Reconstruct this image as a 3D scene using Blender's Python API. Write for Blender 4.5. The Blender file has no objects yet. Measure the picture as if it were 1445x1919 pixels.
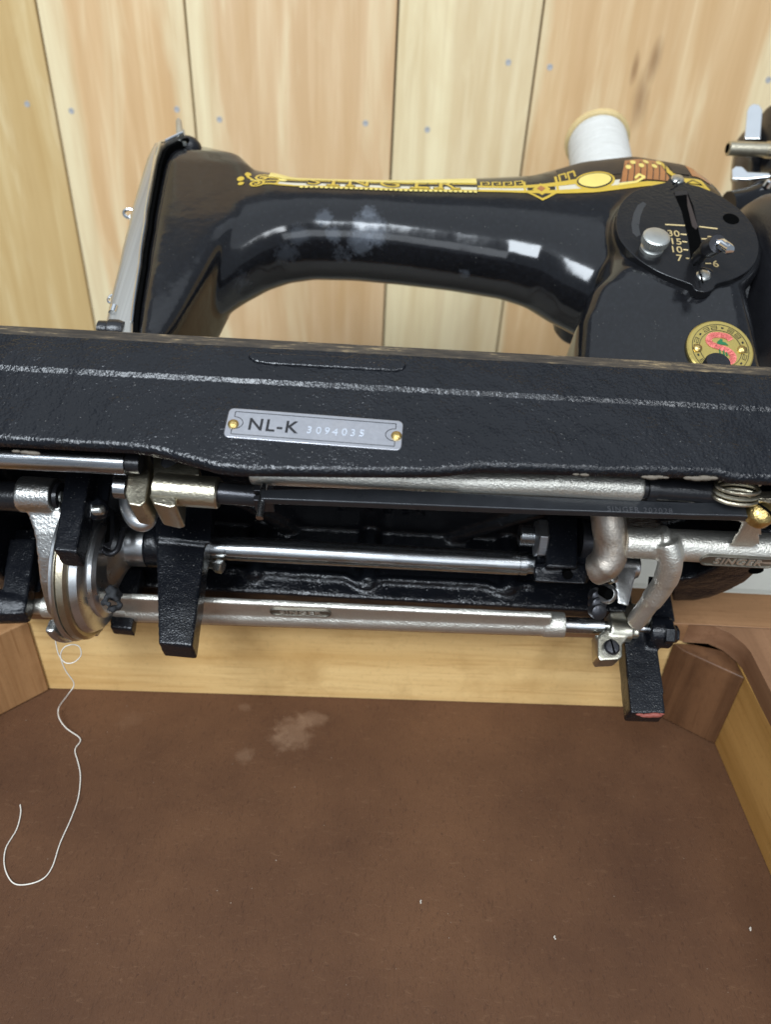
import bpy, bmesh, math, random
from mathutils import Vector, Matrix
from mathutils.bvhtree import BVHTree
random.seed(7)
scene = bpy.context.scene
COL = scene.collection
# ------------------------------------------------------------------ camera, light
S = 0.00082                                   # one modelling unit in metres
FPX, PITCH, ROLL, TILT = 1358.0, math.radians(33.7), math.radians(3.1), math.radians(63.7)
CAMZ = 1000.0                                 # camera height above the ground, units
X0 = Vector((1, 0, 0))
FWD = Vector((0, math.cos(PITCH), -math.sin(PITCH)))
UP0 = Vector((0, math.sin(PITCH), math.cos(PITCH)))
RGT = math.cos(ROLL) * X0 + math.sin(ROLL) * UP0
UPV = -math.sin(ROLL) * X0 + math.cos(ROLL) * UP0
cam_d = bpy.data.cameras.new('camera')
cam = bpy.data.objects.new('camera', cam_d)
COL.objects.link(cam)
scene.camera = cam
cam_d.sensor_fit = 'VERTICAL'
cam_d.sensor_height = 36.0
cam_d.lens = 36.0 * FPX / 1919.0
cam_d.clip_start, cam_d.clip_end = 0.01, 50
mw = Matrix((RGT, UPV, -FWD)).transposed().to_4x4()
mw.translation = Vector((0, 0, CAMZ * S))
cam.matrix_world = mw
cam_d.dof.use_dof = True
cam_d.dof.focus_distance = 360 * S
cam_d.dof.aperture_fstop = 9.0

world = bpy.data.worlds.new('World')
scene.world = world
world.use_nodes = True
bg = world.node_tree.nodes['Background']
bg.inputs[0].default_value = (0.74, 0.85, 1.0, 1)
bg.inputs[1].default_value = 0.28


def area(name, loc, target, sx, sy, power, color):
    d = bpy.data.lights.new(name, 'AREA')
    d.shape = 'RECTANGLE'
    d.size, d.size_y, d.energy, d.color = sx, sy, power, color
    o = bpy.data.objects.new(name, d)
    COL.objects.link(o)
    o.location = loc
    o.rotation_euler = (Vector(target) - Vector(loc)).to_track_quat('-Z', 'Y').to_euler()
    return o


WIN = Vector((-0.44, -0.74, 1.80))
CEIL = Vector((-0.15, 0.05, 2.35))
area('window_light', WIN, (0.0, 0.35, 0.66), 0.55, 0.75, 26, (0.84, 0.92, 1.0))
area('small_window_light', (0.56, -0.74, 1.80), (0.05, 0.35, 0.66), 0.30, 0.40, 5.5, (0.90, 0.95, 1.0))
area('front_fill_light', (0.25, -1.15, 1.25), (0.0, 0.3, 0.68), 1.1, 0.55, 4.5, (0.86, 0.93, 1.0))  # added dim fill, brightens the underside and the metal fronts
area('ceiling_light', CEIL, (-0.1, 0.3, 0.6), 2.4, 1.9, 8.5, (0.84, 0.92, 1.0))
vs = scene.view_settings
vs.view_transform, vs.look, vs.exposure, vs.gamma = 'Standard', 'None', 0.14, 1.0
vs.use_curve_mapping = False

# ------------------------------------------------------------------ geometry helpers
MO = 330 * FWD + 76.5 * UP0                   # front top edge of the bed, from the camera
MU, MV, MW = X0, Vector((0, math.cos(TILT), -math.sin(TILT))), Vector((0, math.sin(TILT), math.cos(TILT)))


def ray(px, py):
    return FWD + RGT * ((px - 722.5) / FPX) - UPV * ((py - 959.5) / FPX)


def P(px, py, u=None, v=None, w=None):
    """survey of the photograph: machine coordinates (u along bed, v depth, w height) on a known plane"""
    d = ray(px, py)
    D = (d.dot(MU), d.dot(MV), d.dot(MW))
    C = (-MO.dot(MU), -MO.dot(MV), -MO.dot(MW))
    i, val = (0, u) if u is not None else (1, v) if v is not None else (2, w)
    t = (val - C[i]) / D[i]
    return Vector([C[k] + t * D[k] for k in range(3)])


def G(px, py, x=None, y=None, z=None):
    """the same in room coordinates measured from the camera"""
    d = ray(px, py)
    t = y / d.y if y is not None else z / d.z if z is not None else x / d.x
    return d * t


def V(*a):
    return Vector(a)


def empty(name, loc=(0, 0, 0), rot=(0, 0, 0), label=None, cat=None, group=None, kind=None):
    o = bpy.data.objects.new(name, None)
    COL.objects.link(o)
    o.location, o.rotation_euler = loc, rot
    o.empty_display_size = 0.02
    return tag(o, label, cat, group, kind)


def tag(o, label=None, cat=None, group=None, kind=None):
    for k, val in (('label', label), ('category', cat), ('group', group), ('kind', kind)):
        if val:
            o[k] = val
    return o


def finish(name, me, mat, parent=None, bevel=0.0, seg=2, sharp=38, flat=False):
    for m in (mat if isinstance(mat, (list, tuple)) else [mat]):
        me.materials.append(m)
    if not flat:
        me.shade_smooth()
        if bevel == 0:
            me.set_sharp_from_angle(angle=math.radians(sharp))
    o = bpy.data.objects.new(name, me)
    COL.objects.link(o)
    if parent:
        if parent.parent and parent.parent.parent:    # never a fourth level
            parent = parent.parent
        o.parent = parent
    if bevel:
        b = o.modifiers.new('edge', 'BEVEL')
        b.width, b.segments, b.limit_method, b.angle_limit = bevel * S, seg, 'ANGLE', math.radians(sharp)
        b.harden_normals = True
    return o


def obj(name, bm, mat, parent=None, bevel=0.0, seg=2, sharp=38, flat=False, offs=None):
    bmesh.ops.recalc_face_normals(bm, faces=bm.faces)
    bmesh.ops.scale(bm, vec=(S, S, S), verts=bm.verts)
    if offs is not None:
        bmesh.ops.translate(bm, vec=-Vector(offs) * S, verts=bm.verts)
    me = bpy.data.meshes.new(name)
    bm.to_mesh(me)
    bm.free()
    o = finish(name, me, mat, parent, bevel, seg, sharp, flat)
    if offs is not None:
        o.location = Vector(offs) * S
    return o


def cast(name, bm, mat, parent=None, voxel=0.9, smooth=5, sharp=60):
    """a casting: overlapping solids melted into one rounded skin"""
    bmesh.ops.recalc_face_normals(bm, faces=bm.faces)
    bmesh.ops.scale(bm, vec=(S, S, S), verts=bm.verts)
    me = bpy.data.meshes.new('tmp')
    bm.to_mesh(me)
    bm.free()
    o = bpy.data.objects.new('tmp', me)
    COL.objects.link(o)
    r = o.modifiers.new('r', 'REMESH')
    r.mode, r.voxel_size, r.adaptivity = 'VOXEL', voxel * S, 0.0
    s = o.modifiers.new('s', 'SMOOTH')
    s.factor, s.iterations = 0.5, smooth
    dg = bpy.context.evaluated_depsgraph_get()
    out = bpy.data.meshes.new_from_object(o.evaluated_get(dg))
    bpy.data.objects.remove(o)
    bpy.data.meshes.remove(me)
    out.name = name
    return finish(name, out, mat, parent, 0, sharp=sharp)


def basis(ax):
    ax = Vector(ax).normalized()
    t = Vector((0, 0, 1)) if abs(ax.z) < 0.9 else Vector((0, 1, 0))
    a = ax.cross(t).normalized()
    return a, ax.cross(a).normalized()


def rings(bm, rs, cap=True, closed=False):
    vv = [[bm.verts.new(p) for p in r] for r in rs]
    n = len(vv[0])
    last = len(vv) if closed else len(vv) - 1
    for i in range(last):
        a, b = vv[i], vv[(i + 1) % len(vv)]
        for k in range(n):
            bm.faces.new((a[k], a[(k + 1) % n], b[(k + 1) % n], b[k]))
    if cap and not closed:
        bm.faces.new(vv[0][::-1])
        bm.faces.new(vv[-1])
    return vv


def cyl(bm, p0, p1, r0, r1=None, n=28):
    p0, p1 = Vector(p0), Vector(p1)
    r1 = r0 if r1 is None else r1
    a, b = basis(p1 - p0)
    an = [2 * math.pi * k / n for k in range(n)]
    rings(bm, [[p + (a * math.cos(t) + b * math.sin(t)) * r for t in an] for p, r in ((p0, r0), (p1, r1))])


def turned(bm, p0, axis, prof, n=36, ph=0.0):
    """stack of discs along an axis: prof = [(distance, radius)]"""
    a, b = basis(axis)
    ax = Vector(axis).normalized()
    an = [2 * math.pi * k / n + ph for k in range(n)]
    rings(bm, [[Vector(p0) + ax * d + (a * math.cos(t) + b * math.sin(t)) * max(r, 0.02) for t in an] for d, r in prof])


def box(bm, lo, hi):
    (x0, y0, z0), (x1, y1, z1) = lo, hi
    rings(bm, [[V(x0, y0, z), V(x1, y0, z), V(x1, y1, z), V(x0, y1, z)] for z in (z0, z1)])


def prism(bm, pts, d):
    d = Vector(d)
    rings(bm, [[Vector(p) for p in pts], [Vector(p) + d for p in pts]])


def hull(bm, quad0, quad1):
    rings(bm, [[Vector(p) for p in quad0], [Vector(p) for p in quad1]])


def sweep(bm, pts, rad, n=10, cap=True, flat=1.0, up=None):
    """tube along points; rad may be a list; flat squashes the section across 'up'"""
    pts = [Vector(p) for p in pts]
    rs = []
    prev = None
    for i, p in enumerate(pts):
        t = (pts[min(i + 1, len(pts) - 1)] - pts[max(i - 1, 0)]).normalized()
        if up is not None:
            b = (Vector(up) - t * Vector(up).dot(t)).normalized()
            a = b.cross(t)
        elif prev is None:
            a, b = basis(t)
        else:
            a = (prev - t * prev.dot(t)).normalized()
            b = t.cross(a)
        prev = a
        r = rad[i] if isinstance(rad, (list, tuple)) else rad
        rs.append([p + (a * math.cos(2 * math.pi * k / n) + b * math.sin(2 * math.pi * k / n) * flat) * r for k in range(n)])
    rings(bm, rs, cap)


def spline(pts, m=6):
    pts = [Vector(p) for p in pts]
    out = []
    for i in range(len(pts) - 1):
        p0, p1, p2, p3 = pts[max(i - 1, 0)], pts[i], pts[i + 1], pts[min(i + 2, len(pts) - 1)]
        for k in range(m):
            t = k / m
            out.append(0.5 * ((2 * p1) + (p2 - p0) * t + (2 * p0 - 5 * p1 + 4 * p2 - p3) * t * t + (3 * p1 - p0 - 3 * p2 + p3) * t ** 3))
    out.append(pts[-1])
    return out


def rrect(x0, x1, y0, y1, r, n=5):
    out = []
    r = min(r, (x1 - x0) / 2 - .01, (y1 - y0) / 2 - .01)
    for cx, cy, a0 in ((x1 - r, y1 - r, 0), (x0 + r, y1 - r, 90), (x0 + r, y0 + r, 180), (x1 - r, y0 + r, 270)):
        for k in range(n + 1):
            t = math.radians(a0 + 90 * k / n)
            out.append((cx + r * math.cos(t), cy + r * math.sin(t)))
    return out


def text_bm(s, size, ext, origin, xd, yd, spacing=1.0, bold=0.0, shear=0.0):
    c = bpy.data.curves.new('t', 'FONT')
    c.body, c.size, c.extrude, c.align_x, c.align_y = s, size, ext, 'CENTER', 'CENTER'
    c.space_character, c.offset, c.shear = spacing, bold, shear
    c.resolution_u = 4
    o = bpy.data.objects.new('t', c)
    COL.objects.link(o)
    dg = bpy.context.evaluated_depsgraph_get()
    me = bpy.data.meshes.new_from_object(o.evaluated_get(dg))
    bm = bmesh.new()
    bm.from_mesh(me)
    bpy.data.objects.remove(o)
    bpy.data.curves.remove(c)
    bpy.data.meshes.remove(me)
    xd, yd = Vector(xd).normalized(), Vector(yd)
    yd = (yd - xd * yd.dot(xd)).normalized()
    zd = xd.cross(yd)
    for vv in bm.verts:
        q = vv.co.copy()
        vv.co = Vector(origin) + xd * q.x + yd * q.y + zd * q.z
    return bm


# ------------------------------------------------------------------ materials
class N:
    def __init__(self, name):
        self.m = bpy.data.materials.new(name)
        self.m.use_nodes = True
        self.t = self.m.node_tree
        self.b = self.t.nodes['Principled BSDF']

    def n(self, kind, **kw):
        x = self.t.nodes.new(kind)
        for k, val in kw.items():
            if k.startswith('_'):
                setattr(x, k[1:], val)
            else:
                x.inputs[k.replace('_', ' ')].default_value = val
        return x

    def l(self, a, b):
        self.t.links.new(a, b)

    def coord(self, scale=(1, 1, 1), loc=(0, 0, 0)):
        tc = self.n('ShaderNodeTexCoord')
        mp = self.n('ShaderNodeMapping')
        mp.inputs['Scale'].default_value = scale
        mp.inputs['Location'].default_value = loc
        self.l(tc.outputs['Object'], mp.inputs['Vector'])
        return mp.outputs[0]

    def noise(self, vec, scale, detail=3, rough=0.55, dist=0.0):
        x = self.n('ShaderNodeTexNoise', Scale=scale, Detail=detail, Roughness=rough, Distortion=dist)
        self.l(vec, x.inputs['Vector'])
        return x.outputs['Fac']

    def ramp(self, fac, stops):
        x = self.n('ShaderNodeValToRGB')
        e = x.color_ramp.elements
        while len(e) < len(stops):
            e.new(0.5)
        for el, (p, c) in zip(e, stops):
            el.position = p
            el.color = c if len(c) == 4 else (*c, 1)
        self.l(fac, x.inputs[0])
        return x.outputs[0]

    def mix(self, fac, a, b, mode='MIX'):
        x = self.n('ShaderNodeMix', _data_type='RGBA', _blend_type=mode)
        for s, val in ((x.inputs[0], fac), (x.inputs[6], a), (x.inputs[7], b)):
            if isinstance(val, (int, float)):
                s.default_value = val
            elif isinstance(val, tuple):
                s.default_value = val if len(val) == 4 else (*val, 1)
            else:
                self.l(val, s)
        return x.outputs[2]

    def math(self, op, a, b=0.0, clamp=False):
        x = self.n('ShaderNodeMath', _operation=op, _use_clamp=clamp)
        for s, val in ((x.inputs[0], a), (x.inputs[1], b)):
            if isinstance(val, (int, float)):
                s.default_value = val
            else:
                self.l(val, s)
        return x.outputs[0]

    def near(self, vec, pt, radius, jag, soft=0.35):
        """blot of its own shape round a point (units), ragged by noise 'jag'"""
        x = self.n('ShaderNodeVectorMath', _operation='DISTANCE')
        self.l(vec, x.inputs[0])
        x.inputs[1].default_value = Vector(pt) * S
        d = self.math('DIVIDE', x.outputs['Value'], radius * S)
        d = self.math('ADD', d, self.math('MULTIPLY', self.math('SUBTRACT', jag, 0.5), 2.2))
        return self.math('DIVIDE', self.math('SUBTRACT', 1.0, d), soft, True)

    def bump(self, h, dist, strength=1.0, prev=None):
        x = self.n('ShaderNodeBump', Strength=strength, Distance=dist * S)
        self.l(h, x.inputs['Height'])
        if prev is not None:
            self.l(prev, x.inputs['Normal'])
        self.l(x.outputs[0], self.b.inputs['Normal'])
        return x.outputs[0]

    def set(self, **kw):
        for k, val in kw.items():
            s = self.b.inputs[k.replace('_', ' ')]
            if isinstance(val, (int, float)):
                s.default_value = val
            elif isinstance(val, tuple):
                s.default_value = (*val, 1) if len(val) == 3 else val
            else:
                self.l(val, s)
        return self


U = 1 / S                                     # texture frequency: cycles per unit = U * f


def simple(name, col, rough=0.4, metal=0.0, bump=0.0, bscale=1.0, vary=0.25, spec=0.5, coat=0.0):
    k = N(name)
    v = k.coord()
    n1 = k.noise(v, U * 0.12, 4)
    c = k.mix(n1, tuple(x * (1 - vary) for x in col), tuple(min(1, x * (1 + vary)) for x in col))
    r = k.math('ADD', k.math('MULTIPLY', n1, rough * 0.5), rough * 0.75)
    k.set(Base_Color=c, Roughness=r, Metallic=metal, Specular_IOR_Level=spec, Coat_Weight=coat, Coat_Roughness=0.08)
    if bump:
        k.bump(k.noise(v, U * bscale, 2), bump)
    return k.m


def black_cast(name, peel=0.9, rough=0.24, dust=0.62, freq=0.55, extra=None):
    k = N(name)
    v = k.coord()
    peeln = k.noise(v, U * freq, 2, 0.5)
    spots = k.noise(v, U * 1.15, 1, 0.5)
    patch = k.noise(v, U * 0.03, 3)
    speck = k.ramp(spots, [(dust + 0.08, (0, 0, 0)), (dust + 0.16, (1, 1, 1))])
    c = k.mix(patch, (0.003, 0.0035, 0.005), (0.009, 0.010, 0.013))
    c = k.mix(k.math('MULTIPLY', speck, k.ramp(k.noise(v, U * 0.05, 3), [(0.35, (0.15,) * 3), (0.65, (1, 1, 1))])), c, (0.22, 0.21, 0.19))
    if extra:
        c = extra(k, v, c)
    film = k.ramp(patch, [(0.4, (rough,) * 3), (0.7, (rough * 1.7,) * 3)])
    k.set(Base_Color=c, Roughness=film, Specular_IOR_Level=0.42)
    mod = k.math('MULTIPLY', k.math('ADD', peeln, k.math('ADD', k.math('MULTIPLY', k.noise(v, U * 0.2, 2), 0.9), k.math('MULTIPLY', k.noise(v, U * 0.045, 2), 2.8))), k.ramp(patch, [(0.3, (0.45,) * 3), (0.62, (1, 1, 1))]))
    k.bump(mod, peel, 0.75)
    return k.m


M_BED = black_cast('black japanned cast iron', 0.75, 0.15, 0.66, 0.7)
M_LEG = black_cast('black painted lug', 0.42, 0.17, 0.63, 1.0)
M_SMOOTHBLACK = simple('black satin', (0.012, 0.012, 0.014), 0.3, 0, 0.15, 0.8)
M_DARKSTEEL = simple('blued steel', (0.045, 0.045, 0.05), 0.32, 0.7, 0.08, 1.2)
M_HOLE = simple('dark hollow', (0.003, 0.003, 0.003), 0.8, spec=0.0)
M_CHROME = simple('chrome', (0.80, 0.82, 0.83), 0.12, 1.0, 0, 1, 0.05)
M_BRASS = simple('brass', (0.58, 0.42, 0.16), 0.34, 1.0, 0.3, 1.0)
M_ALU = simple('dull aluminium', (0.52, 0.53, 0.50), 0.4, 0.85, 0.1, 1.5)
M_SCREW = simple('plated screw', (0.62, 0.62, 0.58), 0.28, 1.0, 0.1, 1.2)


def steel(name, col=(0.50, 0.51, 0.52), rough=0.22, stretch=(0.06, 2.0, 2.0), dark=0.35):
    k = N(name)
    v = k.coord(stretch)
    n1 = k.noise(v, U * 0.9, 4, 0.6)
    n2 = k.noise(k.coord(), U * 0.05, 3)
    c = k.mix(n1, tuple(x * (1 - dark) for x in col), tuple(min(1, x * 1.15) for x in col))
    c = k.mix(k.ramp(n2, [(0.5, (0, 0, 0)), (0.75, (0.55,) * 3)]), c, (0.25, 0.2, 0.15))
    k.set(Base_Color=c, Metallic=1.0, Roughness=k.math('ADD', k.math('MULTIPLY', n1, 0.2), rough - 0.06))
    k.bump(n1, 0.08, 0.5)
    return k.m


def nickel(name, col=(0.60, 0.57, 0.49), rough=0.3, grain=0.35, freq=0.9, stain=0.5):
    k = N(name)
    v = k.coord()
    n1 = k.noise(v, U * freq, 2, 0.6)
    n2 = k.noise(v, U * 0.07, 4, 0.6)
    c = k.mix(n1, tuple(x * 0.8 for x in col), col)
    c = k.mix(k.ramp(n2, [(0.56, (0, 0, 0)), (0.78, (stain,) * 3)]), c, (0.20, 0.12, 0.06))
    k.set(Base_Color=c, Metallic=1.0, Roughness=k.math('ADD', k.math('MULTIPLY', n2, 0.25), rough - 0.03))
    k.bump(n1, grain, 0.7)
    return k.m


M_STEEL = steel('ground steel')
M_NICKEL = nickel('rough nickel casting', (0.76, 0.73, 0.65), 0.33, 0.5, 1.0, 0.35)
M_NICKEL.node_tree.nodes['Principled BSDF'].inputs['Metallic'].default_value = 0.93
M_NICKEL2 = nickel('oily nickel', (0.66, 0.60, 0.46), 0.24, 0.3, 0.8, 0.9)
M_HOOK = nickel('bright hook steel', (0.74, 0.75, 0.75), 0.22, 0.06, 0.8, 0.45)
M_GOLDRING = nickel('oil stained ring', (0.56, 0.49, 0.36), 0.25, 0.1, 0.8, 0.6)


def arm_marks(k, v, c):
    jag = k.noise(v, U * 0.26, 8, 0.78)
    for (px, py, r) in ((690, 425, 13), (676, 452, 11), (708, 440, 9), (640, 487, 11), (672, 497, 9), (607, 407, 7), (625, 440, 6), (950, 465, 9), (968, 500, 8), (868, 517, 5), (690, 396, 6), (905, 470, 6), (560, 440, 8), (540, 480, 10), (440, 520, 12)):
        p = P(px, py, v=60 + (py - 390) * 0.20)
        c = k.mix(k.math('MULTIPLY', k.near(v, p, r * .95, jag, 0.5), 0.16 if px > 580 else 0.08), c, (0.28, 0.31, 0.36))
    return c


def enamel(name, extra=None, rough=0.10):
    k = N(name)
    v = k.coord()
    n2 = k.noise(v, U * 0.02, 4)
    c = k.mix(n2, (0.004, 0.004, 0.005), (0.010, 0.010, 0.011))
    sp = k.ramp(k.noise(v, U * 0.75, 1), [(0.74, (0, 0, 0)), (0.82, (0.6,) * 3)])
    c = k.mix(sp, c, (0.12, 0.115, 0.10))
    dust = k.ramp(k.noise(v, U * 0.35, 6, 0.75), [(0.45, (0, 0, 0)), (0.8, (0.2,) * 3)])
    c = k.mix(dust, c, (0.035, 0.04, 0.05))
    if extra:
        c = extra(k, v, c)
    k.set(Base_Color=c, Roughness=k.math('ADD', k.math('MULTIPLY', k.noise(v, U * 0.05, 4), 0.10), rough - 0.02),
          Specular_IOR_Level=0.5)
    k.bump(k.noise(v, U * 0.035, 3), 1.2, 0.3)
    return k.m


M_ARM = enamel('black enamel', arm_marks)
M_ENAMEL = enamel('plain black enamel', None, 0.12)


def worn_edge():
    k = N('worn japanned edge')
    v = k.coord((0.12, 1, 1))
    n1 = k.noise(v, U * 0.6, 6, 0.75)
    n2 = k.noise(k.coord(), U * 0.012, 2)
    f = k.math('ADD', n1, k.math('MULTIPLY', k.math('SUBTRACT', n2, 0.5), 0.5))
    c = k.ramp(f, [(0.40, (0.022, 0.019, 0.017)), (0.57, (0.06, 0.048, 0.036)), (0.70, (0.30, 0.22, 0.12))])
    k.set(Base_Color=c, Roughness=0.36, Metallic=0.0)
    k.bump(n1, 0.4, 0.7)
    return k.m


M_WORN = worn_edge()


def plank_mat(name, tan, pale, left, right, seed, knots=()):
    """sawn board: heart wood between paler sap edges, grain along z"""
    k = N(name)
    v = k.coord((1, 1, 0.055), (seed * 0.37, 0, seed * 1.3))
    grain = k.noise(v, U * 0.055, 5, 0.62, 0.5)
    fine = k.noise(k.coord((1, 1, 0.02), (seed, 0, 0)), U * 0.45, 3, 0.6)
    wob = k.noise(k.coord((1, 1, 0.35), (seed * 2.1, 0, seed)), U * 0.008, 2)
    tc = k.n('ShaderNodeTexCoord')
    sx = k.n('ShaderNodeSeparateXYZ')
    k.l(tc.outputs['Object'], sx.inputs[0])
    xx = k.math('ADD', sx.outputs[0], k.math('MULTIPLY', k.math('SUBTRACT', wob, 0.5), 60 * S))
    a = k.ramp(k.math('DIVIDE', k.math('ADD', k.math('SUBTRACT', xx, left * S), 4 * S), 8 * S), [(0, (0, 0, 0)), (1, (1, 1, 1))])
    b = k.ramp(k.math('DIVIDE', k.math('ADD', k.math('SUBTRACT', right * S, xx), 4 * S), 8 * S), [(0, (0, 0, 0)), (1, (1, 1, 1))])
    heart = k.mix(1.0, a, b, 'MULTIPLY')
    c = k.mix(heart, pale, tan)
    c = k.mix(k.ramp(grain, [(0.38, (0.5,) * 3), (0.66, (0, 0, 0))]), c, tuple(x * y for x, y in zip(tan, (0.72, 0.60, 0.45))))
    c = k.mix(k.ramp(grain, [(0.55, (0, 0, 0)), (0.8, (0.4,) * 3)]), c, pale)
    cloud = k.noise(k.coord((1, 1, 0.16), (seed * .7, 0, seed * .9)), U * 0.022, 4, 0.6, 0.8)
    c = k.mix(k.ramp(cloud, [(0.5, (0, 0, 0)), (0.74, (0.5,) * 3)]), c, tuple(x * y for x, y in zip(tan, (0.78, 0.66, 0.48))))
    c = k.mix(k.ramp(cloud, [(0.3, (0.5,) * 3), (0.46, (0, 0, 0))]), c, pale)
    c = k.mix(k.math('MULTIPLY', fine, 0.14), c, tuple(x * 0.7 for x in tan))
    jag = k.noise(k.coord((1, 1, 0.2)), U * 0.05, 4)
    vz = k.coord((1, 1, 0.28))
    for (x, z, r) in knots:
        c = k.mix(k.math('MULTIPLY', k.near(vz, (x, 0, z * 0.28), r, jag, 0.9), 0.6), c, (0.20, 0.095, 0.035))
    k.set(Base_Color=c, Roughness=0.42, Specular_IOR_Level=0.35)
    k.bump(fine, 0.12, 0.4)
    return k.m


def board_mat(name, lo, hi, axis=0, rough=0.45, freq=0.06):
    k = N(name)
    sc = [1, 1, 1]
    sc[axis] = 0.07
    v = k.coord(tuple(sc))
    g = k.noise(v, U * freq, 5, 0.65, 0.6)
    fl = k.noise(k.coord(), U * 0.35, 3)
    c = k.mix(k.ramp(g, [(0.36, (0, 0, 0)), (0.64, (1, 1, 1))]), lo, hi)
    st = [1, 1, 1]
    st[axis] = 0.03
    streak = k.noise(k.coord(tuple(st), (0.31, 0.17, 0.4)), U * 0.32, 4, 0.7, 0.4)
    c = k.mix(k.ramp(streak, [(0.54, (0, 0, 0)), (0.70, (0.5,) * 3)]), c, tuple(x * y for x, y in zip(lo, (0.72, 0.62, 0.5))))
    c = k.mix(k.ramp(fl, [(0.55, (0, 0, 0)), (0.75, (0.22,) * 3)]), c, tuple(x * 0.6 for x in lo))
    dirt = k.noise(k.coord(), U * 0.02, 5, 0.65)
    c = k.mix(k.ramp(dirt, [(0.52, (0, 0, 0)), (0.72, (0.45,) * 3)]), c, tuple(x * y for x, y in zip(lo, (0.62, 0.55, 0.45))))
    scuff = k.noise(v, U * 0.5, 5, 0.8)
    c = k.mix(k.ramp(scuff, [(0.66, (0, 0, 0)), (0.78, (0.35,) * 3)]), c, tuple(min(1, x * 1.35) for x in hi))
    k.set(Base_Color=c, Roughness=rough, Specular_IOR_Level=0.35)
    k.bump(k.noise(v, U * 0.6, 3), 0.12, 0.5)
    return k.m


def hardboard():
    k = N('brown hardboard')
    v = k.coord()
    big = k.noise(v, U * 0.010, 5, 0.6)
    fib = k.noise(k.coord((1, 0.32, 1)), U * 0.8, 5, 0.75, 1.2)
    fib2 = k.noise(k.coord((0.3, 1, 1), (0.2, 0.1, 0)), U * 0.5, 4, 0.7, 1.0)
    c = k.mix(k.ramp(big, [(0.3, (0, 0, 0)), (0.7, (1, 1, 1))]), (0.080, 0.037, 0.0195), (0.136, 0.065, 0.032))
    c = k.mix(k.ramp(fib, [(0.32, (0.6,) * 3), (0.45, (0, 0, 0))]), c, (0.036, 0.016, 0.010))
    c = k.mix(k.ramp(fib2, [(0.58, (0, 0, 0)), (0.80, (0.4,) * 3)]), c, (0.24, 0.135, 0.075))
    tiny = k.noise(v, U * 0.5, 1)
    c = k.mix(k.ramp(tiny, [(0.78, (0, 0, 0)), (0.82, (0.6,) * 3)]), c, (0.36, 0.30, 0.24))
    jag = k.noise(v, U * 0.13, 5, 0.6)
    for (px, py, r, a) in ((548, 1372, 15, 0.42), (585, 1350, 10, 0.38), (522, 1385, 9, 0.32), (458, 1415, 6, 0.3), (458, 1325, 5, 0.25), (240, 1350, 9, 0.1)):
        c = k.mix(k.math('MULTIPLY', k.near(v, G(px, py, z=ZF), r, jag, 0.6), a * 0.8), c, (0.30, 0.19, 0.12))
    k.set(Base_Color=c, Roughness=0.58, Specular_IOR_Level=0.22)
    k.bump(fib, 0.45, 0.7)
    return k.m


# ------------------------------------------------------------------ the room behind
ROOM = V(0, 0, CAMZ)                          # room pieces are measured from the camera
YW = 820.0
ZF, ZT = -378.0, -300.0                       # tray floor and table top


def room_loc(p):
    return tuple((Vector(p) + ROOM) * S)


bm = bmesh.new()
box(bm, (-2500, -1500, -6), (2500, YW + 30, 0))
ground = obj('floor', bm, simple('painted concrete floor', (0.42, 0.40, 0.36), 0.5, 0, 0.3, 0.2))
tag(ground, 'pale painted floor at the foot of the wall', None, None, 'structure')

wall = empty('plank_wall', room_loc((0, YW, -CAMZ)), label='wall of pale varnished wooden planks nailed up behind the sewing machine', cat='wall')
edges = [-1290, -1020, -790, -600, -354, -213.5, -13.5, 121, 372, 560, 800, 1010, 1260]
tans = [(0.66, 0.46, 0.24), (0.62, 0.41, 0.20), (0.66, 0.46, 0.23), (0.64, 0.46, 0.215), (0.73, 0.495, 0.265), (0.72, 0.505, 0.29), (0.77, 0.63, 0.39), (0.69, 0.47, 0.25), (0.66, 0.46, 0.24), (0.63, 0.43, 0.21), (0.66, 0.47, 0.25), (0.63, 0.43, 0.22)]
PALE = (0.85, 0.73, 0.46)
sap = {3: (60, 400), 4: (24, 128), 5: (22, 215), 6: (60, 400), 7: (4, 205)}
for i in range(len(edges) - 1):
    x0, x1 = edges[i] + 0.9, edges[i + 1] - 0.9
    c = (x0 + x1) / 2
    l, r = sap.get(i, (random.uniform(0, 40), x1 - x0 - random.uniform(0, 40)))
    kn = ()
    if i == 7:
        kn = ((G(1228, 110, y=YW).x - c, CAMZ + G(1228, 110, y=YW).z, 7), (G(1200, 190, y=YW).x - c, CAMZ + G(1200, 190, y=YW).z, 9), (G(1190, 130, y=YW).x - c, CAMZ + G(1190, 130, y=YW).z, 4))
    m = plank_mat('plank wood', tans[i], PALE, x0 + l - c, x0 + r - c, i + 1.0, kn)
    bm = bmesh.new()
    box(bm, (x0 - c, 0, 395), (x1 - c, 16, CAMZ + 480))
    o = obj('plank', bm, m, wall, 1.2, 2)
    o.location = (c * S, 0, 0)
bm = bmesh.new()
box(bm, (-1290, 16.5, 0), (1260, 30, CAMZ + 480))
obj('backing', bm, simple('dark backing', (0.05, 0.035, 0.02), 0.8), wall)
M_NAIL = simple('grey nail head', (0.40, 0.40, 0.40), 0.55, 0.3)
nail_me = None
for (px, py) in ((50, 195), (133, 208), (331, 205), (411, 224), (685, 231), (801, 243), (953, 117), (1031, 126), (1441, 150)):
    g = G(px, py, y=YW)
    if nail_me is None:
        bm = bmesh.new()
        turned(bm, (0, 0, 0), (0, -1, 0), [(-3, 2.8), (0.12, 2.8), (0.3, 2.3), (0.1, 1.7), (0.1, 0.3)], 14)
        first = obj('nail', bm, M_NAIL, wall)
        nail_me = first.data
        o = first
    else:
        o = bpy.data.objects.new('nail', nail_me)
        COL.objects.link(o)
        o.parent = wall
    o.location = (g.x * S, 0, (g.z + CAMZ) * S)
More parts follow.
